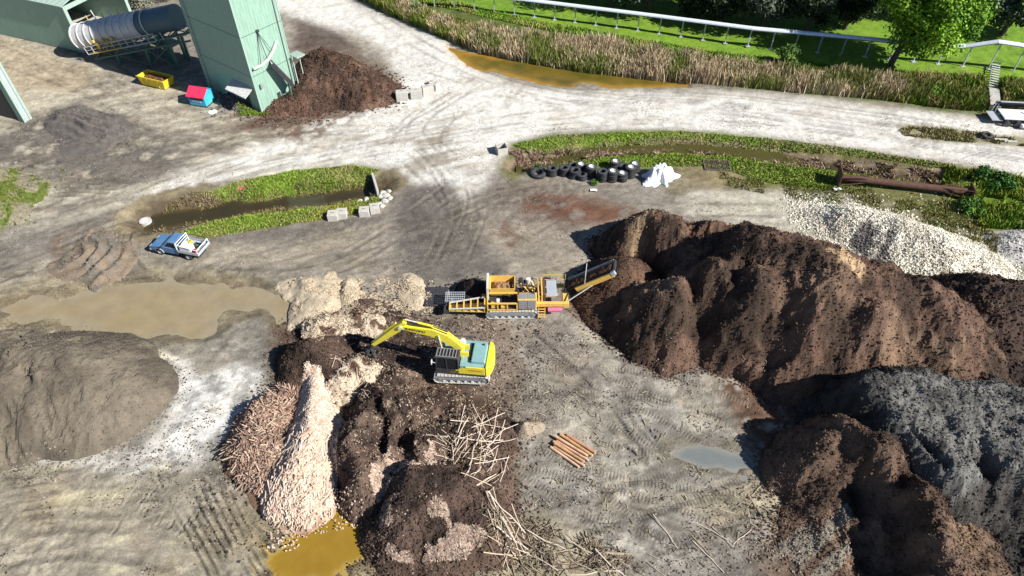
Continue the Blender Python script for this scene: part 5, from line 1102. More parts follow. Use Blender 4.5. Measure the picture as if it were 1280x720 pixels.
# ---- yellow skip
sk = empty('skip', P(198,106,0), math.radians(-22), 'open yellow steel skip holding brown mulch in front of the tower', 'skip')
k1 = open_box(-1.7,1.7,-.75,.75,.1,1.25,1.18,.05); k1.box(-1.7,1.7,-.75,.75,.05,.1); k1.build('body', M['yel_skip'], sk)
rm = MB()
for x in (-1.1,-.4,.4,1.1): rm.bar((x,-.80,.12),(x*1.16,-.97,1.22),.09)
rm.box(-2.1,2.1,-1.0,-.9,1.2,1.32).build('rib', M['yel_skip'], sk)
load(sk, -1.75,1.75,-.78,.78,.8,.3,.35,(128,88,62),seed=21,n=30)
# ---- blue hut with red roof
h0 = P(254,128,0); hu = empty('hut', h0, math.radians(-14), 'small light blue hut with a bright red pitched roof beside the tower', 'hut')
MB().prism([(-.95,.1),(.95,.1),(.95,1.35),(0,1.95),(-.95,1.35)], -1.1, 1.1, 'x').build('wall', M['ltblue'], hu, bevel=.03)
MB().add([(-1.2,-1.15,1.30),(1.2,-1.15,1.30),(1.2,.05,2.08),(-1.2,.05,2.08),(-1.2,-1.15,1.22),(1.2,-1.15,1.22),(1.2,.05,2.0),(-1.2,.05,2.0)], [(0,1,2,3),(7,6,5,4),(0,4,5,1),(1,5,6,2),(2,6,7,3),(3,7,4,0)]).build('roof', M['pinkred'], hu)
MB().add([(-1.2,.07,2.08),(1.2,.07,2.08),(1.2,1.15,1.30),(-1.2,1.15,1.30),(-1.2,.07,2.0),(1.2,.07,2.0),(1.2,1.15,1.22),(-1.2,1.15,1.22)], [(0,1,2,3),(7,6,5,4),(0,4,5,1),(1,5,6,2),(2,6,7,3),(3,7,4,0)]).build('roof', M['ltblue'], hu)
MB().box(-.7,.5,-.985,-.955,.55,.75).build('name_plate', M['white'], hu); MB().box(-.9,.9,-.98,-.952,.85,1.15).build('window', M['dark'], hu)
MB().box(1.1,1.14,-.5,.3,.15,1.2).build('door', paint('teal_door',(0.06,0.52,0.55),.5,dirt=.15), hu); MB().box(-1.15,1.15,-1.0,1.0,0,.1).build('base', M['dark'], hu)
lidd = solo('round_lid', MB().lathe([(0,0),(.5,0),(.52,.03),(.5,.06),(.12,.1),(0,.1)], 24), 'white', (P(266,140).x, P(266,140).y, z1(*P(266,140)[:2])+.01), 0, 'pale round lid lying on the ground before the blue hut', 'lid', 0)
MB().cyl((0,0,.1),(0,0,.15),.08,n=10).build('knob', M['white'], lidd)
# ---- concrete blocks
def block(u, v, w_, d_, h_, rz, label, zoff=0.0, group=None, name='concrete_block'):
    p = P(u, v, 0); z = z1(p.x, p.y)-.03 if zoff == 0 else zoff
    mb = MB().box(-w_/2, w_/2, -d_/2, d_/2, 0, h_); o = mb.build(name, M['conc'], None, (p.x, p.y, z), (0,0,rz), bevel=.04); tag(o, label, 'concrete block', group)
    MB().bar((-.12,0,h_+.05),(.12,0,h_+.05),.03).bar((-.12,0,h_-.02),(-.12,0,h_+.06),.03).bar((.12,0,h_-.02),(.12,0,h_+.06),.03).build('lifting_loop', M['rust'], o)
    return o, z+h_
gk = 'concrete blocks stacked at the foot of the brown heap'
for i, (u, v, rz, nm) in enumerate(((503,124,.10,'left end'), (521,122,.10,'second stack from the left'), (535,118,.38,'third stack from the left'))):
    o, zt = block(u, v, 1.42, .8, .6, rz, f'lower concrete block at the {nm} of the short block wall', group=gk)
    block(u, v, 1.42, .8, .58, rz+.03, f'upper concrete block at the {nm} of the short block wall', zoff=zt+.004, group=gk)
block(545, 112, 1.0, .7, .9, 1.1, 'single upright concrete block at the right end of the short block wall', group=gk)
block(539, 106, .7, .6, .5, .5, 'small broken concrete block behind the right end of the block wall', group=gk)
gk = 'concrete blocks along the reedy drain'
block(417, 273, 1.0, .95, .75, .08, 'left of a touching pair of concrete blocks by the reedy drain', group=gk); block(428, 270.5, 1.0, .95, .75, .12, 'right of a touching pair of concrete blocks by the reedy drain', group=gk)
block(456, 268, 1.0, .9, .75, .1, 'concrete block with dark gap on its left near the drain end', group=gk); block(469, 264.5, .95, .9, .75, .25, 'tilted pale concrete block closest to the white headwall', group=gk)
# headwall and rocks
hwp = P(469, 230, 0)
hw = solo('headwall', MB().box(-1.6,1.6,-.12,.12,-1.2,.35), 'conc', (hwp.x, hwp.y, 0), math.radians(-72), 'thin white concrete headwall closing the end of the reedy drain', 'headwall', .03)
def rock(p, s, label, group, mat='conc'):
    bm = bmesh.new(); bmesh.ops.create_icosphere(bm, subdivisions=2, radius=1)
    sd = RNG.uniform(0, 100)
    for v in bm.verts:
        c = v.co.copy(); k = .75+.5*float(vn(np.array([c.x*1.6+sd]), np.array([c.y*1.6+c.z*2.1+sd]), 5)[0]); v.co = Vector((c.x*s[0]*k, c.y*s[1]*k, max(-.3, c.z)*s[2]*k))
    me = bpy.data.meshes.new('rock'); bm.to_mesh(me); bm.free(); me.materials.append(M[mat]); return tag(link('rock', me, None, p, (0,0,sd)), label, 'rock', group)
for i, (u, v, s) in enumerate(((479,240,.5),(483,246,.45),(486,238,.35),(481,252,.4),(476,247,.38),(455,234,.35),(450,251,.3),(458,250,.32),(488,249,.3),(452,232,.3),(474,256,.35),(478,259,.35))):
    p = P(u, v, 0); rock((p.x, p.y, z1(p.x, p.y)+s*.15), (s, s*.8, s*.7), 'pale rock lying round the white headwall at the drain end', 'rocks round the drain headwall')
# culvert ring at the drain's left tip
cp = P(178, 269, 0); cu_ = solo('manhole_ring', MB().lathe([(.45,0),(.58,0),(.58,.45),(.45,.45)], 26, close=True), 'conc', (cp.x, cp.y, z1(cp.x,cp.y)), 0, 'round concrete manhole ring at the left tip of the drain', 'manhole', 0)
MB().lathe([(0,.36),(.44,.36),(.44,.42),(0,.42)], 26).build('cover', M['pale_steel'], cu_)
# pipe inlet box at the right drain
ip = P(627, 190, 0); ib = solo('inlet_box', open_box(-.5,.5,-.5,.5,0,.9,1.0,.15), 'conc', (ip.x, ip.y, z1(ip.x,ip.y)-.1), .3, 'dark square concrete inlet at the left tip of the long drain', 'drain inlet', .02)
MB().box(-.48,.48,-.48,.48,.3,.34).build('grate', M['dark'], ib)
# ---- tyres: each its own thing, wheel centres where the photo shows them pale
TW_, TR = .31, .56
def tyre_proto(R=TR, W=TW_):
    mb = MB().lathe([(R*.52,-W*.34),(R*.60,-W*.46),(R*.86,-W*.5),(R*.97,-W*.38),(R,-W*.2),(R,W*.2),(R*.97,W*.38),(R*.86,W*.5),(R*.60,W*.46),(R*.52,W*.34),(R*.56,0)], 28, close=True)
    for i in range(28): t = 2*math.pi*i/28; mb.box(R*.985,R*1.03,-.03,.03,-W*.42,W*.42, Matrix.Rotation(t,4,'Z'))
    return mb
pt = tyre_proto().build('tyre', M['rubber'], None, smooth=True); ptm = pt.data; bpy.data.objects.remove(pt)
rmm = MB().lathe([(0,.02),(.18,.03),(.25,.10),(.29,.12),(.29,-.12),(.25,-.10),(.18,-.03),(0,-.03)], 22).build('wheel_rim', M['rimw'], None, smooth=True); rimd = rmm.data; bpy.data.objects.remove(rmm)
STK = [(690,209,3,0,'leftmost stack'), (705,208.5,3,0,'second stack from the left'), (717.5,211.5,3,0,'leaning dark centred stack'), (727.5,217,2,0,'short stack with a weed before it'),
       (716,205.5,2,0,'low stack in the back row'), (726,203.5,3,1,'pale topped stack in the back row'), (739,206.8,4,1,'tall pale topped stack near the middle'), (753.5,212.6,4,0,'tallest dark topped stack at the front'),
       (766.5,212.6,4,2,'grey topped stack at the front'), (778.5,215.2,3,1,'white topped stack at the front right'), (769,200.6,3,1,'white topped stack set furthest back'), (788.6,207.5,4,1,'tall white topped stack at the right end'),
       (794,203.5,3,1,'white topped stack behind the right end'), (780,206.5,2,0,'low dark stack between the two right rows')]
pos_w = ['bottom', 'second', 'third', 'top']
for u, v, n, wt, nm in STK:
    b = P(u, v, n*TW_); g0_ = z1(b.x, b.y)
    for k in range(n):
        j = (RNG.uniform(-.05,.05), RNG.uniform(-.05,.05)); tl = (.06, -.08) if 'leaning' in nm else (0, 0)
        o = link('tyre', ptm, None, (b.x+j[0]+k*tl[0], b.y+j[1], g0_+TW_/2+k*TW_*1.01), (tl[1], tl[1], RNG.uniform(0,6)))
        w_ = 'top' if k == n-1 else pos_w[k]; tag(o, f'{w_} tyre of the {nm}', 'tyre', 'old tyres stacked by the long drain')
        if wt and k == n-1:
            c = link('wheel_rim', rimd, o, (0,0,.05))
bt = P(673, 217, .2)
o = tyre_proto(.82,.42).build('tyre', M['rubber'], None, (bt.x, bt.y, z1(bt.x,bt.y)+.25), (math.radians(8),math.radians(-5),0), smooth=True); tag(o, 'biggest tyre, lying flat at the left end of the row', 'tyre', 'old tyres stacked by the long drain')
# ---- white tarpaulin heap
def tarp():
    c = P(824, 222, 0); n = 70; X, Y = np.meshgrid(np.linspace(-2.6,2.6,n), np.linspace(-2.4,2.4,n)); x = X.ravel(); y = Y.ravel()
    a = np.arctan2(y, x); R = 1.55+.35*np.sin(a*2+.6)+.25*np.sin(a*5+1)+.18*np.sin(a*9); q = np.hypot(x, y)/R
    h = 1.15*(1-sst(.38,1.0,q))*(0.75+.5*fbm(x,y,1.0,2,71))+(billow(x+3,y,.7,3,72)-.4)*.5*sst(1.05,.7,q)+.05
    h = np.where(q < 1.05, h, -.3); g = ground_z(x+c.x, y+c.y); Qi = np.arange(n*n).reshape(n,n); Fq = np.stack([Qi[:-1,:-1],Qi[:-1,1:],Qi[1:,1:],Qi[1:,:-1]],-1).reshape(-1,4)
    Fq = Fq[(q[Fq] < 1.12).any(1)]; uu, inv_ = np.unique(Fq, return_inverse=True)
    o = np_mesh('tarpaulin', np.stack([x+c.x, y+c.y, np.maximum(g,0)+h],1)[uu], inv_.reshape(-1,4), M['tarp'], None, True, loc=(c.x,c.y,0)); tag(o, 'crumpled white sheet thrown over a mound right of the tyre stacks', 'tarpaulin')
tarp()
# ---- mesh mat lying on the turf
mp = P(896, 207, 0); mm = MB()
for i in range(14): mm.bar((-1.3+i*.2,-.9,.05),(-1.3+i*.2,.9,.05),.07)
mm.bar((-1.35,-.9,.08),(1.35,-.9,.08),.12).bar((-1.35,.9,.08),(1.35,.9,.08),.12).bar((-1.35,-.9,.08),(-1.35,.9,.08),.12).bar((1.35,-.9,.08),(1.35,.9,.08),.12)
solo('wooden_frame', mm, 'bark', (mp.x, mp.y, z1(mp.x,mp.y)+.05), math.radians(-4), 'flat weathered slatted frame lying on turf behind the largest pile', 'pallet', 0)
# ---- rusty column lying on the turf
pa = P(1049, 221, .75); pb = P(1214, 240, .65); dv = pb-pa
pm = empty('steel_column', Vector((pa.x, pa.y, .0)), math.atan2(dv.y, dv.x), 'long rusty round steel column with square end plates lying on turf', 'steel column')
Lp = dv.length
MB().cyl((0,0,.72),(Lp,0,.62),.36,n=20).build('tube', M['rust'], pm, smooth=True)
MB().box(-.08,.06,-.9,.9,.0,1.7).build('end_plate', M['rust'], pm, bevel=.02); MB().box(Lp-.06,Lp+.08,-.7,.7,.0,1.3).build('end_plate', M['rust'], pm, bevel=.02)
for (x0_, x1_) in ((.05,2.6), (Lp-.05,Lp-2.8)):
    for (y_, z_) in ((-.75,.2),(.75,.2),(.7,1.5 if x0_ < 1 else 1.2),(-.7,1.5 if x0_ < 1 else 1.2)): MB().bar((x0_,y_,z_),(x1_,y_*.35,.72+(z_-.72)*.35),.08).build('stiffener', M['rust'], pm)
mp = P(546, 372, 0); solo('shadow_sheet', MB().box(-.95,.95,-1.15,1.15,0,.06).box(-.95,-.85,-1.15,1.15,.06,.14), 'dark', (mp.x, mp.y, z1(mp.x,mp.y)+.06), 0.02, 'black shadow sheet standing in for the dark shadow on the ground at the tail of the screening machine', 'mat', .01)  # flat black box put in as the dark shadow behind the screener's tail
# ---- log stack
lc = P(712, 562, .25); la = P(692, 548, .2); lb = P(731, 573, .2); ang_l = math.atan2(lb.y-la.y, lb.x-la.x)
LG = [(-.62,0,.0,2.5,'nearest'), (-.36,0,.2,2.6,'second from the near edge'), (-.10,0,-.1,2.5,'third from the near edge'), (.16,0,.15,2.7,'middle'), (.42,0,-.05,2.6,'fourth from the far edge'), (.70,0,.1,2.8,'second from the far edge'), (.98,0,.35,2.4,'farthest'),
      (-.22,1,.1,2.5,'lower left upper'), (.30,1,-.15,2.7,'upper')]
LM = [M['log'], paint('pale_log', (0.68,0.45,0.30), .85, dirt=.7, dirtc=(0.32,0.17,0.10), scale=3), paint('orange_log', (0.58,0.34,0.16), .85, dirt=.6, dirtc=(0.22,0.12,0.08), scale=4)]
for y_, lay, dx, L_, nm in LG:
    c, s = math.cos(ang_l), math.sin(ang_l); z = z1(lc.x, lc.y)+.13+lay*.2; r_ = RNG.uniform(.10,.13)
    o = MB().cyl((-L_/2,0,0),(L_/2,0,0),r_,r_*.85,n=12).build('log', LM[int(RNG.integers(0,3))], None, (lc.x+dx*c-y_*s, lc.y+dx*s+y_*c, z), (0,0,ang_l+RNG.uniform(-.05,.05)), smooth=True)
    tag(o, ('log on top of the small reddish stack, ' + ('near side' if y_ < 0 else 'far side')) if lay else f'{nm} ground log of the small reddish log stack', 'log', 'logs in the small stack on the work floor')
    MB().cyl((L_/2,0,0),(L_/2+.01,0,0),r_*.84,n=12).build('cut_end', M['log'] if False else M['wood_end'] if 'wood_end' in M else M['yel_dull'], o)
# ---- long sticks
def stick_mesh(L_, r_, seed):
    R_ = random.Random(seed); mb = MB(); n = 5; px = [(-L_/2+L_*i/n, R_.uniform(-.018,.018)*L_, R_.uniform(-.008,.008)*L_) for i in range(n+1)]
    for a, b in zip(px[:-1], px[1:]): mb.cyl(a, b, r_, r_*.92, n=6)
    return mb
SM = {}
smats = [paint('pale_stick', A(250,232,212), .8, dirt=.3, dirtc=tuple(A(160,130,108)), scale=4), paint('tan_stick', A(222,204,174), .8, dirt=.4, dirtc=tuple(A(130,108,88)), scale=4), paint('grey_stick', A(140,122,104), .85, dirt=.4, dirtc=tuple(A(90,74,62)), scale=4)]
for li in range(4):
    for mi in range(3):
        L_ = (1.0,1.7,2.6,3.6)[li]; o = stick_mesh(L_, (.018,.025,.032,.042)[li], li*3+mi).build('stick', smats[mi]); SM[li,mi] = o.data; bpy.data.objects.remove(o)
nst = 0
def sticks(px, n, label, group, li=(0,1,2), mi=(0,1), yaw=None, ysd=.5, z=0.5, lift=.08, pit=.12):
    global nst
    for q in region_pts(px, n, z):
        yw = RNG.uniform(0, 3.14) if yaw is None else RNG.normal(yaw, ysd); e = .6; c, s = math.cos(yw), math.sin(yw)
        za, zb = z1(q[0]-c*e, q[1]-s*e), z1(q[0]+c*e, q[1]+s*e); zm = max(z1(q[0],q[1]), (za+zb)/2)
        o = link('stick', SM[int(RNG.choice(li)), int(RNG.choice(mi))], None, (q[0], q[1], zm+RNG.uniform(.03,lift+.03)), (0, -math.atan2(zb-za, 2*e)+RNG.normal(0,pit), yw)); tag(o, label, 'stick', group); nst += 1
sticks([(565,525),(620,520),(640,560),(620,610),(590,612),(570,575)], 62, 'pale stripped branch in the tangle on the bark bed behind the log stack', 'branches tangled on the bark bed', (0,1,2), (0,0,1), 1.0, .55, 1.2, .35, .2)
sticks([(535,520),(560,535),(575,570),(545,565)], 12, 'pale branch lying alone on the bark left of the branch tangle', 'branches on the bark left of the tangle', (0,1), (0,), 2.6, .6, 2.0, .1)
sticks([(612,640),(650,650),(720,672),(790,700),(800,712),(720,720),(650,705),(620,680)], 85, 'grey or tan branch in the brushwood strewn along the bottom edge', 'branches of the brushwood at the bottom', (0,0,1,1,2,3), (1,2,2,0), 2.55, .55, 0, .12, .08)
sticks([(604,640),(640,650),(650,700),(612,715)], 14, 'branch in the loose fan at the foot of the bark mound', 'branches fanned at the foot of the bark mound', (1,2,3), (2,1), 2.0, .5, 0, .1)
sticks([(288,555),(345,530),(345,560),(300,580)], 34, 'long thin offcut poking left out of the reddish tangle', 'offcuts poking from the reddish tangle', (1,2,3), (1,2), .35, .25, .8, .25, .1)
sticks([(800,640),(960,600),(980,640),(900,715),(810,715)], 16, 'bleached stick lying on the muddy floor near the brown crescent', 'sticks on the muddy floor', (0,1,2), (1,0), 2.6, .6, 0, .02, .02)
sticks([(640,480),(880,450),(900,600),(700,640)], 14, 'small dark stick on the open work floor', 'small sticks on the open work floor', (0,), (2,), None, .5, 0, .01, .02)
sticks([(418,450),(470,455),(460,500),(425,490)], 22, 'short white stick among the shavings below the grapple', 'sticks among the shavings below the grapple', (0,), (0,), None, .5, 1.2, .2, .2)
sticks([(330,620),(410,620),(400,655),(345,650)], 24, 'splinter sticking out of the foot of the pale chip ridge', 'splinters at the foot of the chip ridge', (0,), (0,), 1.35, .3, .3, .15, .1)
# ---- trestle with covered belt
base_px = [(372,-8),(453,2),(651,19),(815,41),(934,58),(1062,70),(1161,79),(1194,82),(1229,86.5),(1256,88.5),(1330,95),(1420,103)]
bw = [P(u, v, 0) for u, v in base_px]; tops = [2.2,2.2,2.2,2.3,2.4,2.4,2.3,2.5,3.6,3.4,2.4,2.4]
tr = empty('covered_conveyor', bw[0], 0, 'long thin white covered conveyor on grey posts crossing the grass by the trees', 'conveyor'); B0 = bw[0]
for side in (0,):
    cv = MB(); fr2 = MB()
    P_ = []
    cum = [0]
    for a, b in zip(bw[:-1], bw[1:]): cum.append(cum[-1]+(b-a).length)
    def at_s(s):
        for i in range(len(bw)-1):
            if s <= cum[i+1] or i == len(bw)-2:
                t = (s-cum[i])/(cum[i+1]-cum[i]); p = bw[i].lerp(bw[i+1], t); return Vector((p.x-B0.x, p.y-B0.y, tops[i]*(1-t)+tops[i+1]*t))
    ks = [cum[i] for i in range(len(bw))]
    for s0, s1_ in zip(ks[:-1], ks[1:]):
        a, b = at_s(s0+1e-4), at_s(s1_-1e-4)
        d_ = (b-a).normalized(); n_ = Vector((-d_.y, d_.x, 0)).normalized()
        VV = []
        for p in (a, b):
            for k in range(7): t = math.pi*k/6; VV.append(tuple(p+n_*math.cos(t)*.36+Vector((0,0,.08+math.sin(t)*.30))))
        cv.add(VV, [(k,k+1,k+8,k+7) for k in range(6)]+[(6,0,7,13), tuple(range(7))[::-1], tuple(range(7,14))])
        for sy in (-.30,.30): fr2.bar(a+n_*sy, b+n_*sy, .08)
    cv.build('cover', paint('white_sheet', (.72,.78,.84), .4, metal=.1, dirt=.22, dirtc=(.5,.55,.6), scale=.8), tr)
    fr2.build('side_rail', M['grey_steel'], tr)
    s = 1.0
    while s < cum[-1]:
        p = at_s(s); i = [k for k in range(len(cum)-1) if cum[k] <= s][-1]; d_ = (bw[i+1]-bw[i]).normalized(); n_ = Vector((-d_.y, d_.x, 0))
        po = MB().bar((p.x,p.y,-.1),(p.x,p.y,p.z),.13).bar(p-n_*.36-Vector((0,0,.08)), p+n_*.36-Vector((0,0,.08)), .1).box(p.x-.28,p.x+.28,p.y-.28,p.y+.28,0,.07)
        po.build('post', M['galv'], tr); s += 3.02
# ---- steps and plank bridge to the road, right
g1 = P(1243, 83, 0); g2 = P(1238, 118, 0); dv = g2-g1
stp = empty('timber_steps', Vector((g1.x,g1.y,z1(g1.x,g1.y)+.35)), math.atan2(dv.y,dv.x), 'row of pale timber treads on two rails crossing the grass below the conveyor', 'steps')
MB().bar((0,-.42,.12),(dv.length,-.42,.12),.08).bar((0,.42,.12),(dv.length,.42,.12),.08).build('rail', M['grey_steel'], stp)
nn_ = 12
for i in range(nn_): x = dv.length*(i+.3)/nn_; MB().box(x-.12,x+.12,-.48,.48,.17,.23).build('tread', M['pale_steel'], stp)
g3 = P(1238, 119, 0); g4 = P(1240, 142, 0); dv = g4-g3
br = empty('footbridge', Vector((g3.x,g3.y,z1(g3.x,g3.y)+.25)), math.atan2(dv.y,dv.x), 'narrow grey plank walkway between the timber steps and the road', 'walkway')
pl = MB()
for i in range(16): x = dv.length*i/16; pl.box(x+.01,x+dv.length/16-.02,-.55,.55,.2,.26)
pl.build('deck', M['conc'], br); MB().bar((0,-.5,.14),(dv.length,-.5,.14),.1).bar((0,.5,.14),(dv.length,.5,.14),.1).build('beam', M['grey_steel'], br)
# ---- white plant at the right edge
w0 = P(1262, 152, 0); wt_ = empty('loading_hopper', (w0.x,w0.y,0), math.radians(-6), 'white flat decked machine with a black pipe frame at the right edge', 'loading machine')
MB().box(-1.4,5,-1.1,1.1,.85,1.0).build('deck', M['white'], wt_, bevel=.02)
MB().box(-2.6,-1.42,-1.0,1.0,.6,.68).build('ramp_plate', M['galv'], wt_)
MB().cyl((-1.6,1.6,1.5),(5,1.5,1.5),.16,n=12).cyl((-1.6,1.75,1.1),(5,1.6,1.1),.12,n=12).build('black_pipe', M['dark'], wt_, smooth=True)
MB().box(-1.3,5,1.3,1.42,1.7,1.82).build('top_rail', M['galv'], wt_); MB().bar((-2.1,1.0,.1),(-1.5,1.6,1.8),.09).bar((-1.2,1.6,0),(-1.2,1.6,1.7),.08).bar((2.2,1.6,0),(2.2,1.6,1.7),.08).build('frame_leg', M['pale_steel'], wt_)
MB().bar((1.5,-.5,1.0),(1.8,.3,1.7),.1).build('lever', M['rust'], wt_)
for x in (-1.0,.2,2.4): MB().cyl((x,-1.35,.36),(x,-1.05,.36),.38,n=18).build('wheel', M['rubber'], wt_, smooth=True)
MB().box(.4,1.6,-1.9,-1.3,.3,.6).build('mudguard', M['white'], wt_, bevel=.1)
t_ = P(1232, 172, 0); o = tyre_proto(.6,.34).build('tyre', M['rubber'], None, (t_.x,t_.y,z1(t_.x,t_.y)+.17), (.1,0,0), smooth=True); tag(o, 'black tyre lying flat on the verge before the white machine', 'tyre')
for i,(u,v) in enumerate(((1250,176),(1262,178))):
    p = P(u,v,0); o = MB().box(-.7,.7,-.15,.15,0,.22).build('concrete_kerb', M['conc'], None, (p.x,p.y,z1(p.x,p.y)), (0,0,-.1), bevel=.03); tag(o, ('left' if i == 0 else 'right')+' of two pale kerb pieces on the verge before the white machine', 'kerb piece', 'kerb pieces on the verge')
# small litter
for (u, v, s, m_, lab) in ((742,238,.35,'white','small white scrap in front of the tyre stacks'), (1046,238,.4,'white','white strip lying near the rusty column'), (1149,102,.5,'white','white scrap caught in the reeds'), (300,232,.3,'pinkred','red and white litter on the drain turf'), (1267,121,.4,'white','pale scrap in the bank right of the walkway')):
    p = P(u, v, 0); n = 7; X, Y = np.meshgrid(np.linspace(-s,s,n), np.linspace(-s*.5,s*.5,n)); Z = .05+billow(X.ravel()+u, Y.ravel(), .35, 2, 3)*.25
    Qi = np.arange(n*n).reshape(n,n); g = z1(p.x,p.y); o = np_mesh('plastic_scrap', np.stack([X.ravel()+p.x, Y.ravel()+p.y, Z+g], 1), np.stack([Qi[:-1,:-1],Qi[:-1,1:],Qi[1:,1:],Qi[1:,:-1]],-1).reshape(-1,4), M[m_], loc=(p.x,p.y,g))
    sm = o.modifiers.new('thick', 'SOLIDIFY'); sm.thickness = .02; tag(o, lab, 'litter')
# ================================================================ PLANTS
def blades(name, label, pts, H, W, cols, lean=.25, kind='stuff', cat='grass', seg=1, z=None, droop=0):
    """tapered blades; three verts each (seg 1)"""
    pts = pts[line_d(pts[:,0], pts[:,1], [(g1.x,g1.y),(g3.x,g3.y),(g4.x,g4.y)])[0] > .95]
    n = len(pts); z = zat(pts[:,0], pts[:,1]) if z is None else z; h = RNG.uniform(H[0], H[1], n)*(0.55+0.9*fbm(pts[:,0], pts[:,1], 2.6, 3, 511)); w_ = RNG.uniform(W[0], W[1], n); a = RNG.uniform(0, 6.28, n)
    l = RNG.normal(0, lean, (n,2))*h[:,None]
    b0 = np.stack([pts[:,0]-np.cos(a)*w_/2, pts[:,1]-np.sin(a)*w_/2, z-.03], 1); b1 = np.stack([pts[:,0]+np.cos(a)*w_/2, pts[:,1]+np.sin(a)*w_/2, z-.03], 1)
    m0 = b0*.5+b1*.5; mid = np.stack([m0[:,0]+l[:,0]*.35, m0[:,1]+l[:,1]*.35, z+h*.6], 1); o_ = np.stack([np.cos(a)*w_*.45, np.sin(a)*w_*.45, a*0], 1)
    t = np.stack([m0[:,0]+l[:,0], m0[:,1]+l[:,1], z+h], 1); V = np.stack([b0, b1, mid+o_, mid-o_, t+o_*.3, t-o_*.3], 1).reshape(-1,3)
    k = np.arange(n)[:,None]*6; Fq = np.concatenate([k+np.array([[0,1,2,3]]), k+np.array([[3,2,4,5]])])
    ci_ = np.clip((fbm(pts[:,0], pts[:,1], 3.5, 3, 512)-.25)*2*len(cols)+RNG.normal(0,.9,n), 0, len(cols)-.01).astype(int); C = np.array([A(*c) for c in cols])[ci_]*RNG.uniform(.9,1.5,n)[:,None]
    o = np_mesh(name, V, Fq, M['grass'], np.repeat(C, 6, 0)); tag(o, label, cat, None, kind); return o
def scat(px, n, dens=None, z=0):
    q = region_pts(px, int(n*(1.0 if dens is None else 1.8)), z)
    if dens is not None: q = q[fbm(q[:,0], q[:,1], dens, 3, 501) > .47][:n]
    return q
RC = [(204,184,152),(182,162,128),(214,196,166),(150,146,92),(122,132,66)]; RG_ = [(110,128,52),(92,112,44),(136,142,70),(150,142,90)]
RE = [(600,38),(640,48),(720,58),(790,70),(860,80),(940,92),(1040,100),(1120,112),(1160,120),(1160,130),(1060,122),(960,113),(880,106),(800,97),(720,88),(650,76),(600,66)]
blades('reeds', 'tall dry pinkish brown reeds lining the far bank of the pond and road', scat(RE, 30000), (.9,1.9), (.06,.13), RC, .16, cat='reeds')
blades('reeds', 'green reed bases and rushes at the water edge', scat([(560,50),(640,62),(720,84),(800,92),(900,106),(1000,114),(1100,124),(1240,142),(1240,128),(1120,112),(1000,104),(860,94),(720,74),(600,52)], 15000), (.6,1.4), (.07,.14), RG_, .2, cat='reeds')
blades('reeds', 'mixed green and brown rushes at the near end of the pond', scat([(440,-6),(500,8),(560,30),(610,44),(600,66),(560,52),(520,34),(470,14)], 11000), (.7,1.6), (.07,.14), RG_+RC[:3]+[(84,110,40)], .22, cat='reeds')
blades('rough_grass', 'rough green and straw undergrowth on the right hand bank', scat([(1100,104),(1180,98),(1290,108),(1400,120),(1400,156),(1290,146),(1180,136),(1090,124)], 15000), (.4,1.2), (.08,.16), [(96,120,44),(122,138,56),(150,140,88),(172,150,116),(110,140,40)], .3)
blades('long_grass', 'uneven long grass along the bank above the reeds', scat([(450,-10),(560,12),(660,36),(800,60),(960,82),(1100,96),(1290,112),(1290,100),(1100,88),(960,74),(800,50),(660,24),(560,2)], 12000), (.15,.45), (.08,.16), [(112,152,50),(96,136,40),(138,158,66),(150,150,84)], .35)
GB = [(138,164,64),(122,148,54),(156,168,84),(112,136,52),(164,160,100)]
blades('turf_grass', 'green turf on the far bank of the reedy drain', scat([(255,240),(300,226),(370,213),(440,206),(475,213),(455,226),(380,236),(300,247)], 9000), (.06,.2), (.06,.13), GB, .4)
blades('turf_grass', 'yellow green turf on the near bank of the reedy drain', scat([(225,290),(300,266),(400,256),(450,250),(480,246),(468,264),(410,274),(330,286),(258,298)], 10000), (.06,.24), (.06,.13), GB+[(152,154,70)], .4)
blades('dry_grass', 'straw coloured tufts along the banks of the reedy drain', scat([(180,262),(240,240),(300,234),(380,228),(462,222),(470,245),(400,254),(300,264),(220,290),(190,282)], 4500, 1.5), (.08,.35), (.05,.1), [(150,134,100),(128,116,80),(108,104,62)], .4)
blades('turf_grass', 'green turf strip along the far side of the long drain', scat([(640,182),(700,168),(850,164),(960,173),(1060,186),(1190,206),(1180,211),(1050,193),(940,182),(850,177),(740,180),(670,192)], 7500), (.06,.2), (.07,.13), GB, .4)
blades('turf_grass', 'bright green turf between the long drain and the piles', scat([(690,203),(780,193),(880,188),(960,198),(1060,210),(1180,228),(1190,238),(1110,234),(1035,236),(960,228),(890,208),(800,208)], 13000), (.06,.2), (.07,.13), GB+[(124,160,48)], .4)
blades('dry_grass', 'pinkish dry brush lining the long drain', scat([(636,190),(760,182),(850,181),(940,186),(1060,198),(1160,210),(1215,224),(1150,224),(1040,208),(930,194),(850,188),(700,198),(650,206)], 9000, .8), (.12,.42), (.06,.12), [(166,140,122),(140,120,100),(186,160,140),(112,104,70)], .5)
blades('rough_grass', 'rank green weeds at the right hand end of the long drain', scat([(1180,210),(1270,222),(1320,245),(1290,290),(1230,285),(1190,262)], 8000, 1.6), (.2,.7), (.07,.14), [(84,124,38),(110,140,46),(136,150,60)], .35)
blades('rough_grass', 'thin weedy growth around the rusty column', scat([(900,215),(1010,232),(1180,245),(1250,300),(1240,325),(1130,275),(1000,250),(900,232)], 5500, 1.8), (.08,.3), (.05,.1), [(124,128,66),(104,116,52),(150,140,92)], .4)
blades('rough_grass', 'weeds on the verge between the two road lanes', scat([(1120,156),(1190,163),(1290,172),(1290,184),(1200,178),(1130,170)], 2600, 1.5), (.1,.35), (.06,.12), [(136,132,82),(116,120,62),(166,150,116)], .4)
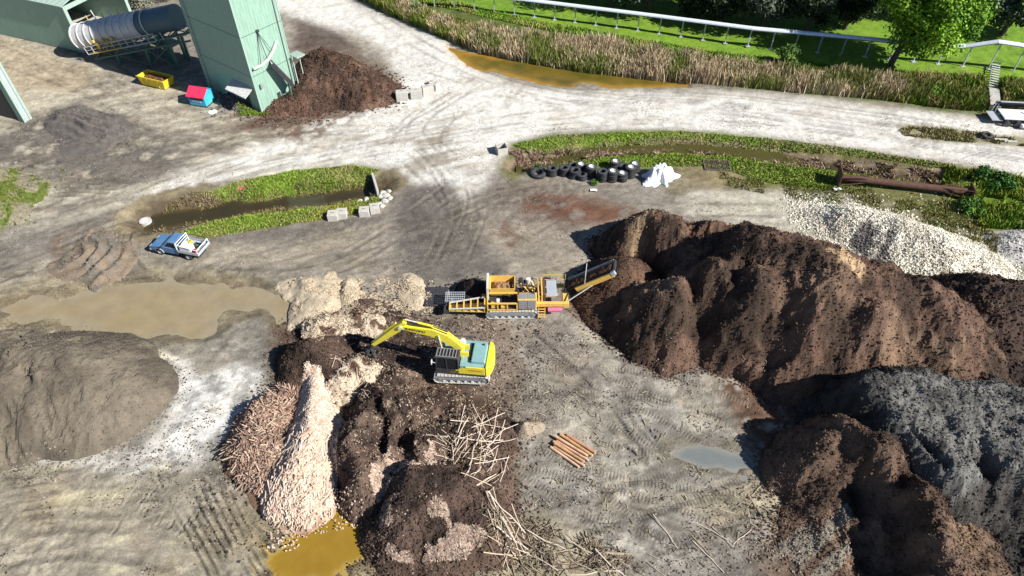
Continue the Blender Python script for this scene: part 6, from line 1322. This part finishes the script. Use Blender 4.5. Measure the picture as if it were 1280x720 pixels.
blades('rough_grass', 'weeds at the foot of the tower and round the heap', scat([(298,134),(326,142),(340,146),(300,146)], 400), (.15,.45), (.06,.12), [(120,140,50),(96,124,40)], .4)
blades('rough_grass', 'weeds on the rubble bank at the left edge', scat([(-10,215),(20,222),(38,244),(20,270),(-10,285)], 900, 1.0), (.08,.3), (.06,.12), [(112,128,54),(140,140,80)], .4)
# ---- trees
def tree(base, Ht, Rc, label, cols, name='tree', nleaf=9000, ls=.3, lean=(0,0), crown0=.25, seed=0, cat='tree', group=None, squash=1.0, nl=26, mat='leaf', lobe=.36):
    R_ = np.random.default_rng(seed); b = Vector(base); root = empty(name, b, 0, label, cat, group)
    tr_ = MB(); top = Vector((lean[0]*.6, lean[1]*.6, Ht*.62)); r0 = Ht*.028+.05
    tr_.cyl((0,0,-.2), top*.45, r0, r0*.7, n=10).cyl(top*.45, top, r0*.7, r0*.4, n=10)
    cc = Vector((lean[0], lean[1], Ht*(crown0+1)/2)); rad = Vector((Rc, Rc, Ht*(1-crown0)/2*squash))
    L = []
    for i in range(nl):
        d = R_.normal(size=3); d /= np.linalg.norm(d); q = R_.uniform(.35,.82); c = np.array([cc.x+d[0]*rad.x*q, cc.y+d[1]*rad.y*q, cc.z+d[2]*rad.z*q]); lr = Rc*R_.uniform(lobe*.65,lobe*1.2); L.append((c, lr))
        if i % 2 == 0: tr_.cyl(top*R_.uniform(.4,1.0), Vector(c), r0*.3, r0*.1, n=6)
    tr_.build('trunk', M['bark'], root)
    per = np.array([l[1]**2 for l in L]); per = (per/per.sum()*nleaf).astype(int); PP = []; CC = []; NN = []
    for (c, lr), k in zip(L, per):
        d = R_.normal(size=(k,3)); d /= np.linalg.norm(d, axis=1)[:,None]; rr_ = lr*(R_.uniform(0,1,k)**.35)*R_.uniform(.75,1.12,k); p = c[None]+d*rr_[:,None]*np.array([1,1,.75]); PP.append(p); NN.append(d)
        CC.append(np.array([A(*cols[R_.integers(0,len(cols))])])*R_.uniform(.75,1.25,(k,1)))
    p = np.concatenate(PP); C = np.concatenate(CC); d = np.concatenate(NN); n = len(p)
    nrm = d*.7+R_.normal(size=(n,3))*.6+np.array([0,0,.35]); nrm /= np.linalg.norm(nrm,axis=1)[:,None]; a = np.cross(nrm, R_.normal(size=(n,3))); a /= np.linalg.norm(a,axis=1)[:,None]; b_ = np.cross(nrm, a)
    s = ls*R_.uniform(.6,1.3,n)[:,None]; V = np.stack([p-a*s*.5, p-b_*s*.32, p+a*s*.5, p+b_*s*.32], 1).reshape(-1,3); V[:,2] = np.maximum(V[:,2], .15)
    Fq = np.arange(n*4).reshape(-1,4); o = np_mesh('crown', V, Fq, M[mat], np.repeat(C, 4, 0)); o.parent = root; return root
def gp(u, v): p = P(u, v, 0); return (p.x, p.y, z1(p.x, p.y))
tree(gp(1112,82), 13.5, 7.4, 'big bright green leafy tree overhanging the white conveyor', [(122,168,34),(104,150,28),(146,188,48),(88,132,28),(130,172,40)], nleaf=26000, ls=.42, lean=(2.2,0), crown0=.16, seed=3, nl=60, lobe=.30)
DK = [(52,72,40),(42,60,34),(66,84,48),(38,54,32)]; DG = [(78,94,70),(62,80,60),(92,104,82)]
far_trees = [(712,-2,13,5.5,DK,'dark evergreen, leftmost of the row beyond the conveyor'), (765,8,12,6.0,DK,'dark evergreen second from the left in the far row'), (812,14,11,6.2,DG,'greyish evergreen third from the left in the far row'), (862,18,11,5.8,DK,'dark evergreen in the middle of the far row'),
             (905,27,10,5.4,DK,'dark dense evergreen behind the round shrub'), (952,34,11,6.0,DG,'tall grey green evergreen left of the grass gap'), (1008,40,10,5.6,DK,'dark evergreen just left of the grass gap'), (1056,36,11,4.6,DK,'dark evergreen right beside the big bright tree'),
             (1252,44,12,5.2,DG,'grey green tree right of the big bright tree'), (1222,32,12,4.8,DK,'dark tree tucked behind the big bright tree'), (640,-30,13,5.5,DK,'dark evergreen standing farthest left and back'), (985,-8,14,6,DK,'dark evergreen in the second row behind the others'), (740,-14,13,6,DK,'dark evergreen in the second row at the left'), (885,0,13,6,DK,'dark evergreen in the second row behind the middle'), (1088,22,10,4.6,DK,'dark evergreen half hidden by the big bright tree')]
for i, (u, v, h, r, c, lab) in enumerate(far_trees):
    tree(gp(u, v), h, r, lab, c, name='evergreen_tree', nleaf=9000, ls=.5, crown0=.0, seed=20+i, group='dark trees beyond the conveyor', nl=26)
def bush(u, v, h, r, lab, cols, seed, n=2500, ls=.25, group=None): return tree(gp(u, v), h, r, lab, cols, name='shrub', nleaf=n, ls=ls, crown0=.02, seed=seed, cat='shrub', nl=12, lobe=.5, group=group)
bush(984,82,2.6,1.7,'round green shrub standing at the edge of the tree shade', [(96,128,48),(80,110,42),(116,144,60)], 51)
bush(176,10,4,3,'pale grey shrub behind the rotary drum', [(150,154,134),(124,134,108),(172,172,154)], 52, 4000)
bush(196,0,3.6,3,'grey green shrub between the drum and the tower', [(132,140,118),(104,116,90)], 53, 3000)
bush(1165,124,1.5,1.2,'low bright green bush in the roadside bank', [(120,160,44),(100,140,40)], 54, 1500)
bush(1245,232,1.2,1.7,'dark green rounded bush at the right end of the drain', [(66,112,34),(80,124,40)], 55, 2600)
bush(1228,226,1.1,1.3,'dark green bush right of the rusty column end', [(70,116,36),(60,100,32)], 56, 1800)
bush(1214,262,.9,1.4,'low green weed clump below the rusty column', [(92,140,40),(60,96,30)], 57, 1800)
bush(742,230,.6,.45,'green weed growing at the foot of the tyre stacks', [(110,156,50),(92,136,44)], 58, 500, .12)
bush(672,212,.8,.7,'dark weed tuft behind the biggest tyre', [(84,112,44),(70,96,38)], 59, 600, .15)
